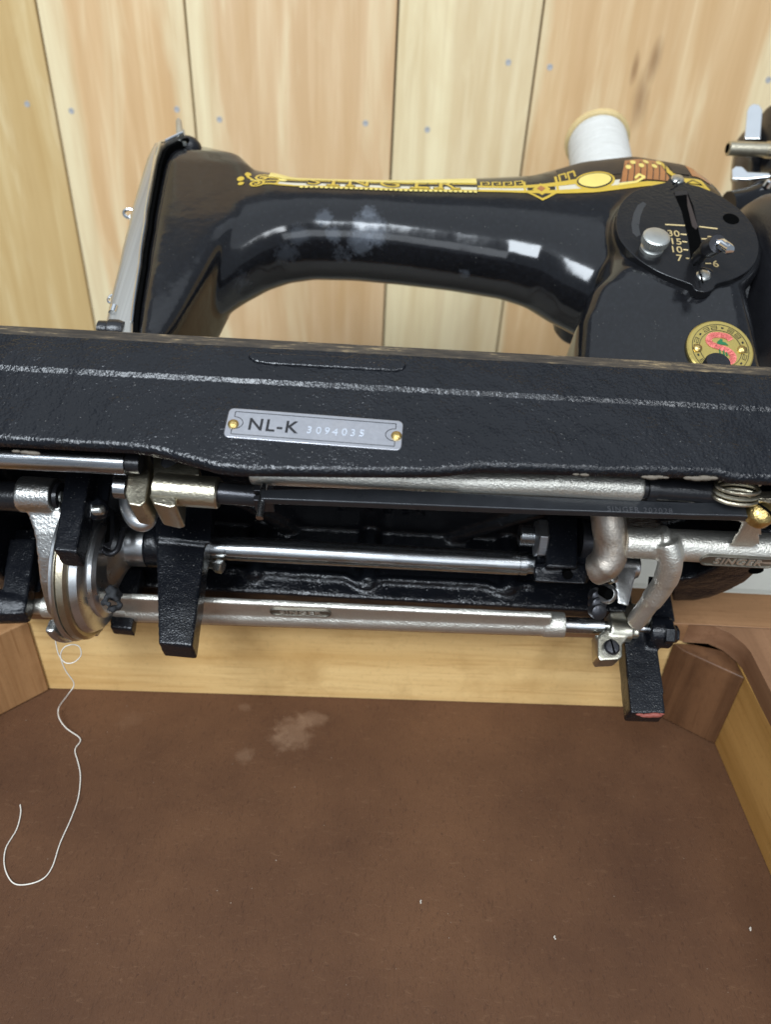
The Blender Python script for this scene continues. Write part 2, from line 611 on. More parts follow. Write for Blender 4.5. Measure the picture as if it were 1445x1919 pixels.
# pale board at the foot of the wall
bm = bmesh.new()
box(bm, (-1290, 0, -CAMZ), (1260, 12, -640))
box(bm, (-1290, -4, -636), (1260, 12, -575))
fb = obj('skirting_board', bm, simple('cream paint', (0.70, 0.68, 0.60), 0.45, 0, 0.1, 0.3, 0.08), None, 1.5)
fb.location = room_loc((0, YW - 12.5, 0))
tag(fb, 'cream painted boarding along the foot of the plank wall', 'skirting board')

# ------------------------------------------------------------------ the table with its well
table = empty('machine_table', room_loc((0, 200, ZF)), label='open wooden sewing machine table with brown hardboard well bottom', cat='table')
TO = V(0, 200, ZF)
M_TOP = board_mat('brown veneer', (0.20, 0.098, 0.045), (0.33, 0.175, 0.085), 0, 0.38, 0.03)
M_PINE = board_mat('yellow birch board', (0.60, 0.37, 0.14), (0.76, 0.52, 0.23), 0, 0.42, 0.035)
M_BLOCK = board_mat('stained corner block', (0.30, 0.155, 0.065), (0.46, 0.255, 0.115), 2, 0.45, 0.05)
M_SIDE = board_mat('ochre side board', (0.38, 0.20, 0.055), (0.52, 0.29, 0.09), 1, 0.42, 0.03)


def tobj(name, bm, mat, bevel=0.8, **kw):
    bmesh.ops.translate(bm, vec=-TO, verts=bm.verts)
    return obj(name, bm, mat, table, bevel, **kw)


bm = bmesh.new()
box(bm, (-300, 40, ZF - 5), (270, 352, ZF))


def hard_local():
    # the hardboard's stains are given from the camera, the object sits at the room origin of the camera
    o = obj('well_floor', bm, hardboard(), table, 0)
    o.location = tuple(-TO * S)
    return o


hard_local()
yl, yr = 331.5, 343.5                          # the back board stands slightly askew
bm = bmesh.new()
bl, br = V(-262, yl - 1.2, 0), V(222.5, yr + 0.7, 0)
prism(bm, [V(bl.x, bl.y, ZF + 0.2), V(br.x, br.y, ZF + 0.2), V(br.x, br.y + 9, ZF + 0.2), V(bl.x, bl.y + 9, ZF + 0.2)], (0, 0, ZT - 15.4 - ZF))
tobj('back_board', bm, M_PINE, 0.6)
bm = bmesh.new()
box(bm, (222.6, 40, ZF + 0.2), (236, 344, ZT - 16))
tobj('side_board', bm, M_SIDE, 0.6)
bm = bmesh.new()
box(bm, (-274, 40, ZF + 0.2), (-262, 330, ZT - 16))
tobj('side_board', bm, M_SIDE, 0.6)
# corner blocks: triangular posts across the corners
bm = bmesh.new()
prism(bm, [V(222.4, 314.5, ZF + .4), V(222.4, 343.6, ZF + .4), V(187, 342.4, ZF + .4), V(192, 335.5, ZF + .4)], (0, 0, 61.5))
tobj('corner_block', bm, board_mat('stained and shaded corner block', (0.085, 0.038, 0.017), (0.16, 0.075, 0.034), 2, 0.45, 0.05), 1.2)
bm = bmesh.new()
prism(bm, [V(-262, 284, ZF + .4), V(-218, 330.2, ZF + .4), V(-262, 329.5, ZF + .4)], (0, 0, 61.5))
tobj('corner_block', bm, M_BLOCK, 1.2)
# (the right one is the darker: stained, with shade put into its colour)
# table top: a frame round the well, its right rear corner cut round
cut = [G(x, y, z=ZT) for x, y in ((1290, 1166), (1338, 1171), (1370, 1185), (1396, 1206), (1408, 1220), (1441, 1285))]
for c in cut:
    c.y = min(c.y, yl + (yr - yl) * (c.x + 218) / 413 - 0.6)
inner = [V(-262, 345 - 13, ZT)] + [V(c.x, c.y, ZT) for c in cut] + [V(cut[-1].x, 70, ZT), V(-262, 70, ZT)]
inner[0].y = yl - 2.2
outer = [V(-430, 372, ZT), V(430, 378, ZT), V(430, 40, ZT), V(-430, 40, ZT)]
bm = bmesh.new()
for z in (0,):
    rear = [outer[0], outer[1], V(430, cut[0].y, ZT)] + inner[1:2] + [inner[0], V(-430, inner[0].y, ZT)]
    prism(bm, rear, (0, 0, -15))
tobj('table_top', bm, M_TOP, 0.8)
bm = bmesh.new()
prism(bm, [V(430, cut[0].y - .15, ZT - .5), V(430, 40, ZT - .5), V(cut[-1].x, 40, ZT - .5)] + [V(c.x, c.y - .15, ZT - .5) for c in cut[::-1]], (0, 0, -15))
tobj('table_top', bm, board_mat('brown veneer side leaf', (0.18, 0.088, 0.046), (0.28, 0.148, 0.080), 1, 0.4, 0.03), 0.8)
bm = bmesh.new()
prism(bm, [V(-430, inner[0].y - .15, ZT - .5), V(-430, 40, ZT - .5), V(-262, 40, ZT - .5), V(-262, inner[0].y - .15, ZT - .5)], (0, 0, -15))
tobj('table_top', bm, M_TOP, 0.8)
bm = bmesh.new()
box(bm, (-261.8, 41, ZF + .2), (222.4, 52, ZT - 16))
tobj('front_board', bm, M_PINE, 0.6)  # unseen board, added to darken the near end of the well floor
for sx, sy in ((-415, 55), (415, 55), (-415, 360), (415, 360)):
    bm = bmesh.new()
    hull(bm, [V(sx - 16, sy - 14, ZT - 15.2), V(sx + 16, sy - 14, ZT - 15.2), V(sx + 16, sy + 14, ZT - 15.2), V(sx - 16, sy + 14, ZT - 15.2)],
         [V(sx - 11, sy - 10, -CAMZ + .5), V(sx + 11, sy - 10, -CAMZ + .5), V(sx + 11, sy + 10, -CAMZ + .5), V(sx - 11, sy + 10, -CAMZ + .5)])
    tobj('leg', bm, M_TOP, 1)

# a dark rail and a reddish panel behind the table at the left
bm = bmesh.new()
a, b = G(-60, 992, y=470), G(215, 1006, y=470)
prism(bm, [V(-420, 470, a.z + 6), V(b.x, 470, a.z + 6), V(b.x, 470, a.z - 6), V(-420, 470, a.z - 6)], (0, 12, 0))
rail = obj('metal_rail', bm, M_DARKSTEEL, None, 1)
rail.location = room_loc((0, 0, 0))
tag(rail, 'dark metal rail running behind the table at the left edge', 'rail')
bm = bmesh.new()
pp = [G(x, y, y=500) for x, y in ((-40, 940), (10, 952), (110, 1003), (190, 1075), (-40, 1075))]
prism(bm, pp, (0, 14, 0))
pan = obj('wooden_panel', bm, board_mat('reddish panel', (0.19, 0.10, 0.075), (0.30, 0.17, 0.13), 0), None, 1)
pan.location = room_loc((0, 0, 0))
tag(pan, 'reddish brown wooden panel propped behind the left end of the table', 'panel')

# ------------------------------------------------------------------ the sewing machine
mac = empty('sewing_machine', tuple((MO + ROOM) * S), (-TILT, 0, 0),
            label='black antique sewing machine with gold decals tipped back to show its underside', cat='sewing machine')

# bed: front skirt, plate, rims, bosses
SK = [(-236, -63.6), (-170, -63.6), (-106, -63.4), (-93, -65.2), (-70, -71.2), (-60, -71.8), (-20, -69.8), (16, -67.6), (22, -67.0), (38, -63.6), (50, -63.2), (90, -62.2), (132, -60.2), (138, -60.6), (143, -62), (147, -62.4), (160, -62), (211, -62)]


def bend(cy, cz, r, t0, t1, n):
    return [(cy - r * math.cos(math.radians(t0 + (t1 - t0) * i / n)), cz - r * math.sin(math.radians(t0 + (t1 - t0) * i / n))) for i in range(n + 1)]


def skirt_profile(b):
    """section of the bed's front: worn bevel, lip, sloping step, panel, rounded foot"""
    p = [(14, 0.0), (2.6, 0.2), (1.5, -0.1), (0.9, -0.8), (0.05, -6.4), (0.0, -7.0)]
    p += bend(1.6, -24.0, 1.6, 0, 27, 4)
    q = p[-1]
    q = (q[0] + 0.8, q[1] - 1.57)
    k = bend(q[0] + 0.0, q[1] + 0.0, 1.6, 27, 0, 4)
    dy, dz = k[0][0] - q[0], k[0][1] - q[1]
    m = [(2 * 0 + q[0] + (k[0][0] - c[0]) * -1 * -1, q[1] + (c[1] - k[0][1]) * -1) for c in k]
    p += m
    v0 = p[-1][0]
    p += [(v0, -40)] + bend(v0 + 3.2, b + 3.2, 3.2, 0, 90, 8) + [(v0 + 4.6, b), (v0 + 5.6, b + .9), (v0 + 6, b + 4), (v0 + 6, -12), (14, -9)]
    return p


bm = bmesh.new()
sk2 = []
for (a, b) in zip(SK[:-1], SK[1:]):
    k = max(1, int((b[0] - a[0]) / 6))
    for j in range(k):
        sk2.append((a[0] + (b[0] - a[0]) * j / k, a[1] + (b[1] - a[1]) * j / k))
sk2.append(SK[-1])
vv = rings(bm, [[V(u, q[0], q[1]) for q in skirt_profile(b)] for u, b in sk2])
bm.faces.ensure_lookup_table()
for f in bm.faces:
    cz = f.calc_center_median()
    if len(f.verts) == 4 and cz.z > -6.6 and cz.y < 3.0:
        f.material_index = 1
skirt = obj('bed_front', bm, [M_BED, M_WORN], mac, 0, sharp=16)

bm = bmesh.new()
ol = [V(-236, 13.5, -1), V(211, 13.5, -1)] + [V(211 - 34 + 34 * math.cos(math.radians(t)), 178 - 46 + 46 * math.sin(math.radians(t)), -1) for t in range(0, 91, 10)] + [V(-236, 178, -1)]
prism(bm, ol, (0, 0, -8))
box(bm, (-236, 163, -56), (P(1180, 1080, v=163).x, 178, -8))                                   # rear rim
corner_out = [P(x, y, w=-48) for x, y in ((1262, 1127), (1300, 1127), (1332, 1121), (1368, 1107), (1400, 1090), (1428, 1065), (1447, 1042), (1452, 1005))]
corner_in = [P(x, y, w=-48) for x, y in ((1400, 985), (1383, 1020), (1362, 1048), (1340, 1066), (1302, 1083), (1258, 1088))]
prism(bm, corner_out + corner_in, (0, 0, 40))
box(bm, (198, 12, -46), (211, 112, -8))
box(bm, (-236, 12, -60), (-226, 178, -8))
for px in (478, 690, 955):
    q = P(px, 1066, v=161)
    cyl(bm, (q.x, 163, -8), (q.x, 163, -46), 6.5, 5.5, 18)
for (a, b) in (((400, 915), (580, 1006)), ((1085, 938), (835, 1010))):
    p0, p1 = P(*a, w=-10), P(*b, w=-10)
    sweep(bm, [p0, p1], [5.0, 4.6], 12)
sweep(bm, spline([P(x, y, v=162) for x, y in ((425, 1066), (455, 1068), (475, 1084), (500, 1072), (560, 1076), (640, 1080), (668, 1092), (690, 1100), (715, 1086), (800, 1090), (900, 1094), (932, 1104), (955, 1110), (975, 1096), (1000, 1096))], 4), 2.0, 8)
bed = cast('bed', bm, M_BED, mac, 1.4, 3)
o = obj('lettering', text_bm('SINGER', 13.5, 1.6, P(715, 953, w=-10.0), (1, 0, 0), (0, -1, 0), 1.25), M_LEG, bed)
# hole in the flat corner of the rim, raised pad and dimple on the skirt
bm = bmesh.new()
q = P(1418, 1069, w=-48)
turned(bm, q + V(0, 0, 1), (0, 0, -1), [(0, 4.0), (1.4, 3.8)], 20)
obj('hinge_hole', bm, M_HOLE, bed)
bm = bmesh.new()
pad = [P(x, y, v=0) for x, y in ((470, 661), (752, 676), (762, 684), (757, 694), (740, 697), (500, 684), (475, 679), (464, 670))]
prism(bm, [p + V(0, 0.9, 0) for p in pad], (0, -2.0, 0))
obj('raised_pad', bm, M_BED, skirt, 1.0, 4)
bm = bmesh.new()
q = P(1338, 752, v=2)
turned(bm, q + V(0, 1.2, 0), (0, -1, 0), [(0, 6.2), (1.4, 6.0), (2.6, 4.6), (3.0, 2)], 20)
obj('boss', bm, M_BED, skirt)

bm = bmesh.new()
for (x, y, r) in ((1080, 889, .8), (1096, 890, 1.1), (1210, 894, 1.0), (1222, 895, 1.6), (1236, 894, 1.2), (1248, 895, .8), (1292, 896, 1.3), (1306, 897, 1.7), (1322, 896, 1.9), (1336, 896, 1.3), (48, 848, 1.3), (62, 850, 1.6), (30, 846, 1.0)):
    q = P(x, y, v=4.6)
    bmesh.ops.create_icosphere(bm, subdivisions=2, radius=r, matrix=Matrix.Translation(V(q.x, 4.6, q.z)) @ Matrix.Diagonal((1.9, .75, .55, 1)))
tag(obj('paint_chips', bm, simple('bare primer', (0.15, 0.125, 0.095), 0.7, 0, 0.5, 0.9), skirt), kind='stuff')
bm = bmesh.new()
sweep(bm, spline([P(x, y, v=1.65) for x, y in ((1398, 770), (1404, 806), (1410, 846), (1420, 892))]), .07, 5)
obj('scratch', bm, simple('pale scratch', (0.22, 0.21, 0.18), 0.5), skirt)
# serial plate
pl = [P(x, y, v=1.6) for x, y in ((427, 767), (756, 790), (752, 848), (421, 820))]
ctr = sum(pl, V(0, 0, 0)) / 4
xd = ((pl[1] - pl[0]) + (pl[2] - pl[3])).normalized()
yd = V(0, 0, 1)
yd = (yd - xd * yd.dot(xd)).normalized()
Lp, Hp = ((pl[1] - pl[0]).length + (pl[2] - pl[3]).length) / 2, ((pl[0] - pl[3]).length + (pl[1] - pl[2]).length) / 2
bm = bmesh.new()
prism(bm, [ctr + xd * x + yd * y + V(0, 1.2, 0) for x, y in rrect(-Lp / 2, Lp / 2, -Hp / 2, Hp / 2, 2.4)], (0, -2.1, 0))
M_PLATE = nickel('grey metal plate', (0.56, 0.56, 0.59), 0.3, 0.08, 0.5, 0.12)
plate = obj('serial_plate', bm, M_PLATE, mac, 0.35, 2)
yf = 0.7                                           # face of the plate (v)


def on_plate(x, y, d=0.0):
    q = ctr + xd * x + yd * y
    return V(q.x, yf - d, q.z)


M_INK = simple('black ink', (0.01, 0.01, 0.012), 0.4)
bm = bmesh.new()
h, l, r = Hp / 2 - 1.9, Lp / 2 - 3.0, 3.2
line = []
line += [(-l, -r), (-l, -h), (l, -h), (l, -r)]
line += [(l + r * math.cos(t) * 1.3, r * math.sin(t)) for t in [math.radians(a) for a in range(-100, -265, -15)]]
line += [(l, r), (l, h), (-l, h), (-l, r)]
line += [(-l + r * 1.3 * math.cos(t), r * math.sin(t)) for t in [math.radians(a) for a in range(80, -85, -15)]]
line.append((-l, -r))
for a, b in zip(line[:-1], line[1:]):
    sweep(bm, [on_plate(*a, 0.02), on_plate(*b, 0.02)], 0.17, 5)
obj('border_line', bm, M_INK, plate)
xl = ctr.x
q = P(511, 799, v=yf)
obj('lettering', text_bm('NL-K', 8.6, 0.12, V(q.x, yf - .05, q.z), xd, yd, 1.15, 0.12), M_INK, plate)
q = P(629, 809, v=yf)
M_STAMP = simple('bright stamping', (0.62, 0.66, 0.72), 0.3, 0.6)
for i, ch in enumerate('3094035'):
    qq = q + xd * ((i - 3) * 3.65 + random.uniform(-.2, .2)) + yd * random.uniform(-.35, .35)
    t_ = random.uniform(-.07, .07)
    obj('digit', text_bm(ch, 5.0, 0.1, V(qq.x, yf - .05, qq.z), xd + yd * t_, yd - xd * t_), M_STAMP, plate)
for (px, py) in ((437, 796), (743, 818)):
    q = P(px, py, v=1)
    bm = bmesh.new()
    turned(bm, V(q.x, yf + .3, q.z), (0, -1, 0), [(0, 2.3), (0.8, 2.3), (1.5, 1.7), (1.8, 0.6)], 18)
    obj('rivet', bm, M_BRASS, plate)

# ---- arm, head and pillar as one casting
bm = bmesh.new()


def superring(u, vc, wc, hv, hw, e=2.35, n=48):
    out = []
    for k in range(n):
        t = 2 * math.pi * k / n
        c, s = math.cos(t), math.sin(t)
        out.append(V(u, vc + hv * math.copysign(abs(c) ** (2 / e), c), wc + hw * math.copysign(abs(s) ** (2 / e), s)))
    return out


ARM = [(-140, 91, 190, 23, 60), (-122, 91, 166, 27, 72), (-114, 90, 169, 29, 62), (-102, 90, 175.5, 30, 52.5), (-88, 89, 179.5, 30, 43), (-75, 89, 181, 29.5, 35.5), (-58, 89, 183.6, 29, 33.2), (-30, 89, 184.8, 29, 33.2), (0, 89, 185, 29.5, 35), (36, 89, 186, 30, 40), (70, 89, 186, 31, 45.5), (88, 89, 184, 32.5, 50), (103, 89, 181.5, 34.5, 60), (125, 89, 180, 37, 73), (160, 89, 184, 40, 75), (195, 89, 183, 39, 69), (210, 89, 176, 36, 56), (218, 89, 166, 26, 36)]


def arm_at(u):
    for a, b in zip(ARM[:-1], ARM[1:]):
        if a[0] <= u <= b[0]:
            t = (u - a[0]) / (b[0] - a[0])
            return [x + (y - x) * t for x, y in zip(a[1:], b[1:])]
    return list(ARM[0][1:] if u < ARM[0][0] else ARM[-1][1:])


rings(bm, [superring(u, vc, wc, hv, hw) for u, vc, wc, hv, hw in ARM])
HEAD = [(40, -143, -131), (60, -147.3, -125), (75, -149.5, -121.5), (92, -151.5, -118), (106, -153, -115.2), (119, -155, -112.6), (132, -156.5, -110), (142, -157.5, -106), (155, -159.5, -98), (175, -161.5, -96), (195, -163.5, -94), (214, -165, -101), (229, -165.2, -111), (240, -163.5, -122), (249, -159, -132), (255, -153, -140)]
rings(bm, [[V(x, y, w) for x, y in rrect(a, b, 55.0 + (w - 60) * 0.045 + (w > 225) * 3 * (w - 225) / 6, 120, 10)] for w, a, b in HEAD])
PIL = [(-1, 106, 213, 65, 134, 14), (30, 104, 211.5, 59.5, 130, 14), (52, 103, 210.5, 55.3, 128, 14), (80, 106, 209.5, 50, 127, 14), (101, 113, 208.5, 46.2, 126, 15), (112, 121, 208.5, 45.0, 126, 16), (140, 128, 209, 50, 126, 16), (205, 132, 209, 55, 124, 18), (225, 140, 200, 62, 118, 20)]
rings(bm, [[V(x, y, w) for x, y in rrect(a, b, c, d, r)] for w, a, b, c, d, r in PIL])
pc = P(1290, 440, v=46)
turned(bm, V(pc.x, 62, pc.z), (0, -1, 0), [(0, 47), (10, 47), (15.5, 45)], 40)
cyl(bm, P(1315, 525, v=60), P(1315, 530, v=47), 9)
arm = cast('arm_casting', bm, M_ARM, mac, 1.3, 34, 80)
bvh = BVHTree.FromPolygons([v.co / S for v in arm.data.vertices], [p.vertices for p in arm.data.polygons])


def skin(u, alpha, off):
    """point on the arm's skin at bed position u, at angle alpha (0 = front, 90 = top) round the arm's axis"""
    vc, wc, hv, hw = arm_at(u)
    d = V(0, -math.cos(alpha), math.sin(alpha))
    hit = bvh.ray_cast(V(u, vc, wc) + d * 120, -d)
    if hit[0] is None:
        return V(u, vc, wc) + d * 40
    return hit[0] + hit[1] * off


# gold decal band along the top front of the arm, in millimetres along the arm (s) and up over it (t)
BASE = [(-118, 30), (-106, 25), (-92, 20), (-80, 16.5), (-68, 15), (-50, 14), (0, 13), (50, 13), (75, 13), (120, 15), (160, 16.5), (205, 19)]


def alpha0(u):
    for a, b in zip(BASE[:-1], BASE[1:]):
        if a[0] <= u <= b[0]:
            return math.radians(a[1] + (b[1] - a[1]) * (u - a[0]) / (b[0] - a[0]))
    return math.radians(BASE[0][1] if u < BASE[0][0] else BASE[-1][1])


def decal(name, polys, mat, off, parent=None, bmx=None):
    bm = bmx or bmesh.new()
    for poly in polys:
        vs_ = [bm.verts.new((x, y, 0)) for x, y in poly]
        bm.faces.new(vs_)
    for vtx in bm.verts:
        vtx.co.z = 0
    bmesh.ops.triangulate(bm, faces=bm.faces)
    for _ in range(5):
        es = [e for e in bm.edges if e.calc_length() > 2.2]
        if not es:
            break
        bmesh.ops.subdivide_edges(bm, edges=es, cuts=1)
        bmesh.ops.triangulate(bm, faces=[f for f in bm.faces if len(f.verts) > 3])
    for vtx in bm.verts:
        s, t = vtx.co.x, vtx.co.y
        t *= 1 + 0.8 * min(1, max(0, (s - 70) / 45))
        vtx.co = skin(s, alpha0(s) + t / 42.0, off)
    bmesh.ops.scale(bm, vec=(S, S, S), verts=bm.verts)
    for f in bm.faces:
        f.normal_update()
        if f.normal.dot(V(0, -0.6, 0.8)) < 0:
            f.normal_flip()
    me = bpy.data.meshes.new(name)
    bm.to_mesh(me)
    bm.free()
    return finish(name, me, mat, parent or arm, 0, sharp=80)


GOLD = simple('gold decal', (0.54, 0.37, 0.045), 0.22, 0.0, 0, 1, 0.12, 0.6)
GOLD2 = simple('pale gold decal', (0.74, 0.60, 0.17), 0.22, 0.0, 0, 1, 0.1, 0.6)
SILV = simple('silver white decal', (0.60, 0.56, 0.44), 0.25, 0.0, 0, 1, 0.1, 0.6)
RUST = simple('russet decal', (0.33, 0.13, 0.045), 0.25, 0.0, 0, 1, 0.2, 0.6)
INK = M_INK


def rect(x0, y0, x1, y1):
    return [(x0, y0), (x1, y0), (x1, y1), (x0, y1)]


def disc(x, y, r, n=12, ry=None):
    return [(x + r * math.cos(2 * math.pi * k / n), y + (ry or r) * math.sin(2 * math.pi * k / n)) for k in range(n)]


def stroke(pts, wd):
    """a ribbon along a 2-D line, as quads"""
    out = []
    for a, b in zip(pts[:-1], pts[1:]):
        dx, dy = b[0] - a[0], b[1] - a[1]
        L = math.hypot(dx, dy) or 1
        nx, ny = -dy / L * wd / 2, dx / L * wd / 2
        ex, ey = dx / L * wd * 0.25, dy / L * wd * 0.25
        out.append([(a[0] - ex + nx, a[1] - ey + ny), (a[0] - ex - nx, a[1] - ey - ny), (b[0] + ex - nx, b[1] + ey - ny), (b[0] + ex + nx, b[1] + ey + ny)])
    return out


g, s_, k_, ru, g2 = [], [], [], [], []
uS0, uS1, uE = -68.0, 49.0, 199.0
# lettered strip
s_.append(rect(uS0 - 22, 1.0, uS1, 6.4))
g2.append(rect(uS0 - 22, 12.5, uS1, 24))
k_.append(rect(uS0 - 22, 6.4, uS1, 10.5))
g.append(rect(uS0 - 6, 0.0, uS1, 1.6))
g.append(rect(uS0 - 26, 10.4, uS1, 12.6))
n = 36
for i in range(n):
    g2.append(disc(uS0 + 1.2 + (uS1 - uS0 - 2.4) * i / (n - 1), -1.5, 1.35, 10))
    g.append(disc(uS0 + 1.2 + (uS1 - uS0 - 2.4) * i / (n - 1), -0.2, 0.9, 8))
g.append(rect(uS0 - 24, 0.2, uS0 - 5, 2.4))
# right strip: silver bar between gold lines
s_.append(rect(uS1 + 1, 2.2, 152, 5.4))
g.append(rect(uS1 + 0.5, -0.6, 196, 2.2))
g.append(rect(uS1 + 0.5, 5.4, 118, 8.6))
k_.append(rect(104, 8.6, 196, 20))
for i in range(4):
    x = uS1 + 3 + i * 7.5
    g += stroke([(x, 9), (x, 15), (x + 5, 15), (x + 5, 11), (x + 2.6, 11)], 1.1)
# shield
k_ += [[(82, 12), (82, 2), (88, -5.2), (94, -5.2 - 0.1), (100, 2), (100, 12)]]
g += stroke([(80.5, 13), (80.5, 1.5), (91, -6.5), (101.5, 1.5), (101.5, 13)], 1.7)
g += [[(91, -2.5), (97, 3.5), (91, 9.5), (85, 3.5)]]
ru += [[(91, 1), (94, 4), (91, 7), (88, 4)]]
for i in range(2):
    x = 104 + i * 6
    g += stroke([(x, 9), (x, 14), (x + 4.2, 14), (x + 4.2, 10.5)], 1.1)
# oval, feathers and scroll (plain ornament)
g += [disc(126, 6.2, 13, 26, 5.6)]
k2 = [disc(126, 6.4, 11.6, 26, 4.6)]
g2 += [disc(126, 6.6, 10.6, 26, 4.0)]
ru += [[(141, 3.5), (175, 3.0), (172, 16), (150, 16)]]
for i in range(8):
    x = 144 + i * 4.2
    k2 += stroke([(x - 2, 3.4), (x + 3, 14)], 0.6)
for i in range(6):
    g2 += [disc(150 + i * 4.4, 11.5 + (i % 2) * 2.5, 1.9, 8, 1.3)]
g += stroke([(174, 16), (176, 9), (182, 4.2), (196, 4.4), (199, 1.5), (196, -0.2)], 3.0)
g2 += stroke([(141, 2.2), (152, 2.4), (158, 4.6), (155, 6.4), (152, 4.8)], 1.3)
k2 += stroke([(184, 2), (190, 4.8), (195, 3)], 0.6)
k2 += [rect(178.5, 8, 190, 14)]
ru += [rect(191, 7.5, 204, 15)]
# scrolls at the head end
def spiral(x, y, r, a0, turns, k=22, flip=1):
    return [(x + (r * (1 - 0.8 * i / k)) * math.cos(a0 + flip * turns * 2 * math.pi * i / k), y + (r * (1 - 0.8 * i / k)) * math.sin(a0 + flip * turns * 2 * math.pi * i / k)) for i in range(k + 1)]
k_ += [disc(-93, 7.5, 10, 24, 8)]
g += stroke(spiral(-94, 11.5, 5.6, 0.2, 1.5), 1.6) + stroke(spiral(-97, 2.6, 5.2, 0.8, 1.5, flip=-1), 1.6)
g += stroke([(-104, 12), (-99, 7.0), (-91, 5.6), (-82, 7.5)], 1.7) + stroke([(-84, 14), (-82, 8), (-84, 2)], 1.5)
g += [disc(-108, 9.5, 2.4, 10), disc(-107, 4.2, 2.0, 10), disc(-104, 14.5, 2.2, 10)]
g2 += stroke([(-101, 7), (-94, 6)], 0.9) + [disc(-80, 9.5, 2.8, 12)]
band = decal('decal_band', s_, SILV, 0.16, mac)
tag(decal('dark_ground', k_, INK, 0.24, band), kind='stuff')
tag(decal('gold_ornament', g, GOLD, 0.32, band), kind='stuff')
tag(decal('russet_ornament', ru, RUST, 0.38, band), kind='stuff')
tag(decal('ornament_lines', k2, INK, 0.46, band), kind='stuff')
tag(decal('gold_highlights', g2, GOLD2, 0.54, band), kind='stuff')
for i, ch in enumerate('SINGER'):
    x = P((588, 625, 672, 731, 788, 836)[i], 345, v=62).x
    tb = text_bm(ch, 21, 0, V(x, 9.6, 0), (1, 0, 0), (0, 1, 0), 1, 0.9)
    bmesh.ops.remove_doubles(tb, verts=tb.verts, dist=1e-4)
    feet = {'I': [(-4, 4)], 'N': [(-8, -2.5)], 'E': [(-6.5, 6)], 'R': [(-8, -2), (3.5, 9)]}.get(ch, [])
    decal('letter_edge', [rect(x + a - .6, 1.5, x + b + .6, 5.0) for a, b in feet], INK, 0.40, band, tb)
    tb = text_bm(ch, 21, 0, V(x, 9.6, 0), (1, 0, 0), (0, 1, 0), 1, 0.1)
    decal('letter', [rect(x + a, 2.1, x + b, 4.3) for a, b in feet], GOLD, 0.50, band, tb)

# faceplate on the left of the head: ribbed rim
M_FACE = None
k = N('ribbed bright plate')
v_ = k.coord()
wv = k.n('ShaderNodeTexNoise', Scale=U * 0.25, Detail=2.0)
k.l(k.coord((2.2, 2.2, 0.02)), wv.inputs['Vector'])
k.set(Base_Color=k.mix(wv.outputs['Fac'], (0.42, 0.40, 0.36), (0.74, 0.72, 0.66)), Metallic=0.9, Roughness=0.28)
k.bump(wv.outputs['Fac'], 0.4, 0.4)
M_FACE = k.m
bm = bmesh.new()
fr = []
FHEAD = [(w - (14 if w > 245 else 10 if w > 235 else 5 if w > 210 else 0), a, b) for w, a, b in HEAD]
for w, a, b in FHEAD:
    t = min(1, max(0, (w - 60) / 170))
    fr.append((w, a + 0.4 - 1.6, a - 12.5 * (1 - t) ** 0.7 - 4.5))
rings(bm, [[V(x, y, w) for x, y in rrect(b, a, 57.5 + 2.5 * (w > 225), 121, 2.2, 3)] for w, a, b in fr])
face = obj('faceplate', bm, M_FACE, mac, 0, sharp=50)
bm = bmesh.new()
rings(bm, [[V(x, y, w) for x, y in rrect(a - 1.7, a + 1.6, 58.2 + (w - 60) * .03, 120.5, 1, 2)] for w, a, b in FHEAD])
obj('gasket', bm, M_HOLE, face)
# chrome rim line of the plate
bm = bmesh.new()
sweep(bm, spline([V(a - 2.0, 57.6 + 2.5 * (w > 225), w) for w, a, b in FHEAD if w > 55]), 0.9, 8)
obj('bright_rim', bm, M_CHROME, face)

# things on the faceplate side: take-up lever eye, guide, tension knob, needle bar top
bm = bmesh.new()
q = P(243, 400, v=66)
sweep(bm, [q + V(4.0 * math.cos(t) + 0, -.77 * 2.6 * math.sin(t), .63 * 2.6 * math.sin(t)) for t in [2 * math.pi * i / 20 for i in range(21)]], 1.15, 8)
sweep(bm, [q + V(3.5, 0, -2.2), q + V(10, 0, -2.6), q + V(22, 4, -2)], [1.7, 2.0, 2.2], 8)
take = obj('takeup_lever', bm, M_CHROME, mac)
bm = bmesh.new()
q = P(210, 560, v=60)
sweep(bm, [q + V(2.4 * math.cos(t), 0, 3.2 * math.sin(t)) for t in [2 * math.pi * i / 16 for i in range(17)]], 0.9, 8)
sweep(bm, [q + V(1, 0, -3), q + V(8, 3, -4)], 0.9, 8)
obj('thread_guide', bm, M_CHROME, mac)
bm = bmesh.new()
q = P(196, 598, v=60)
turned(bm, q + V(13, 0, -8), (-1, 0, 0), [(0, 5), (3, 6.0), (8, 6.0), (9, 5), (14, 5), (15, 3)], 24)
obj('tension_knob', bm, M_SMOOTHBLACK, mac)
bm = bmesh.new()
q = P(197, 598, v=60)
cyl(bm, q + V(4, -2, 3), q + V(4, -2, 8), 2.4, 2.4, 12)
obj('knob_screw', bm, M_CHROME, mac)
bm = bmesh.new()
q = P(351, 278, v=74)
bmesh.ops.create_uvsphere(bm, u_segments=24, v_segments=14, radius=9, matrix=Matrix.Translation(q) @ Matrix.Diagonal((1.15, 1, .8, 1)))
nb = obj('presser_bar_knob', bm, M_SMOOTHBLACK, mac)
bm = bmesh.new()
q0, q1 = P(338, 270, v=66), P(334, 223, v=66)
sweep(bm, [q0, q0.lerp(q1, .4), q0.lerp(q1, .9), q1], [2.6, 2.5, 2.1, 1.0], 12)
sweep(bm, [q0 + V(3.0, 0, 0), q0.lerp(q1, .55) + V(2.8, 0, 0)], [1.3, 0.9], 8)
obj('thread_hook', bm, M_ALU, nb)
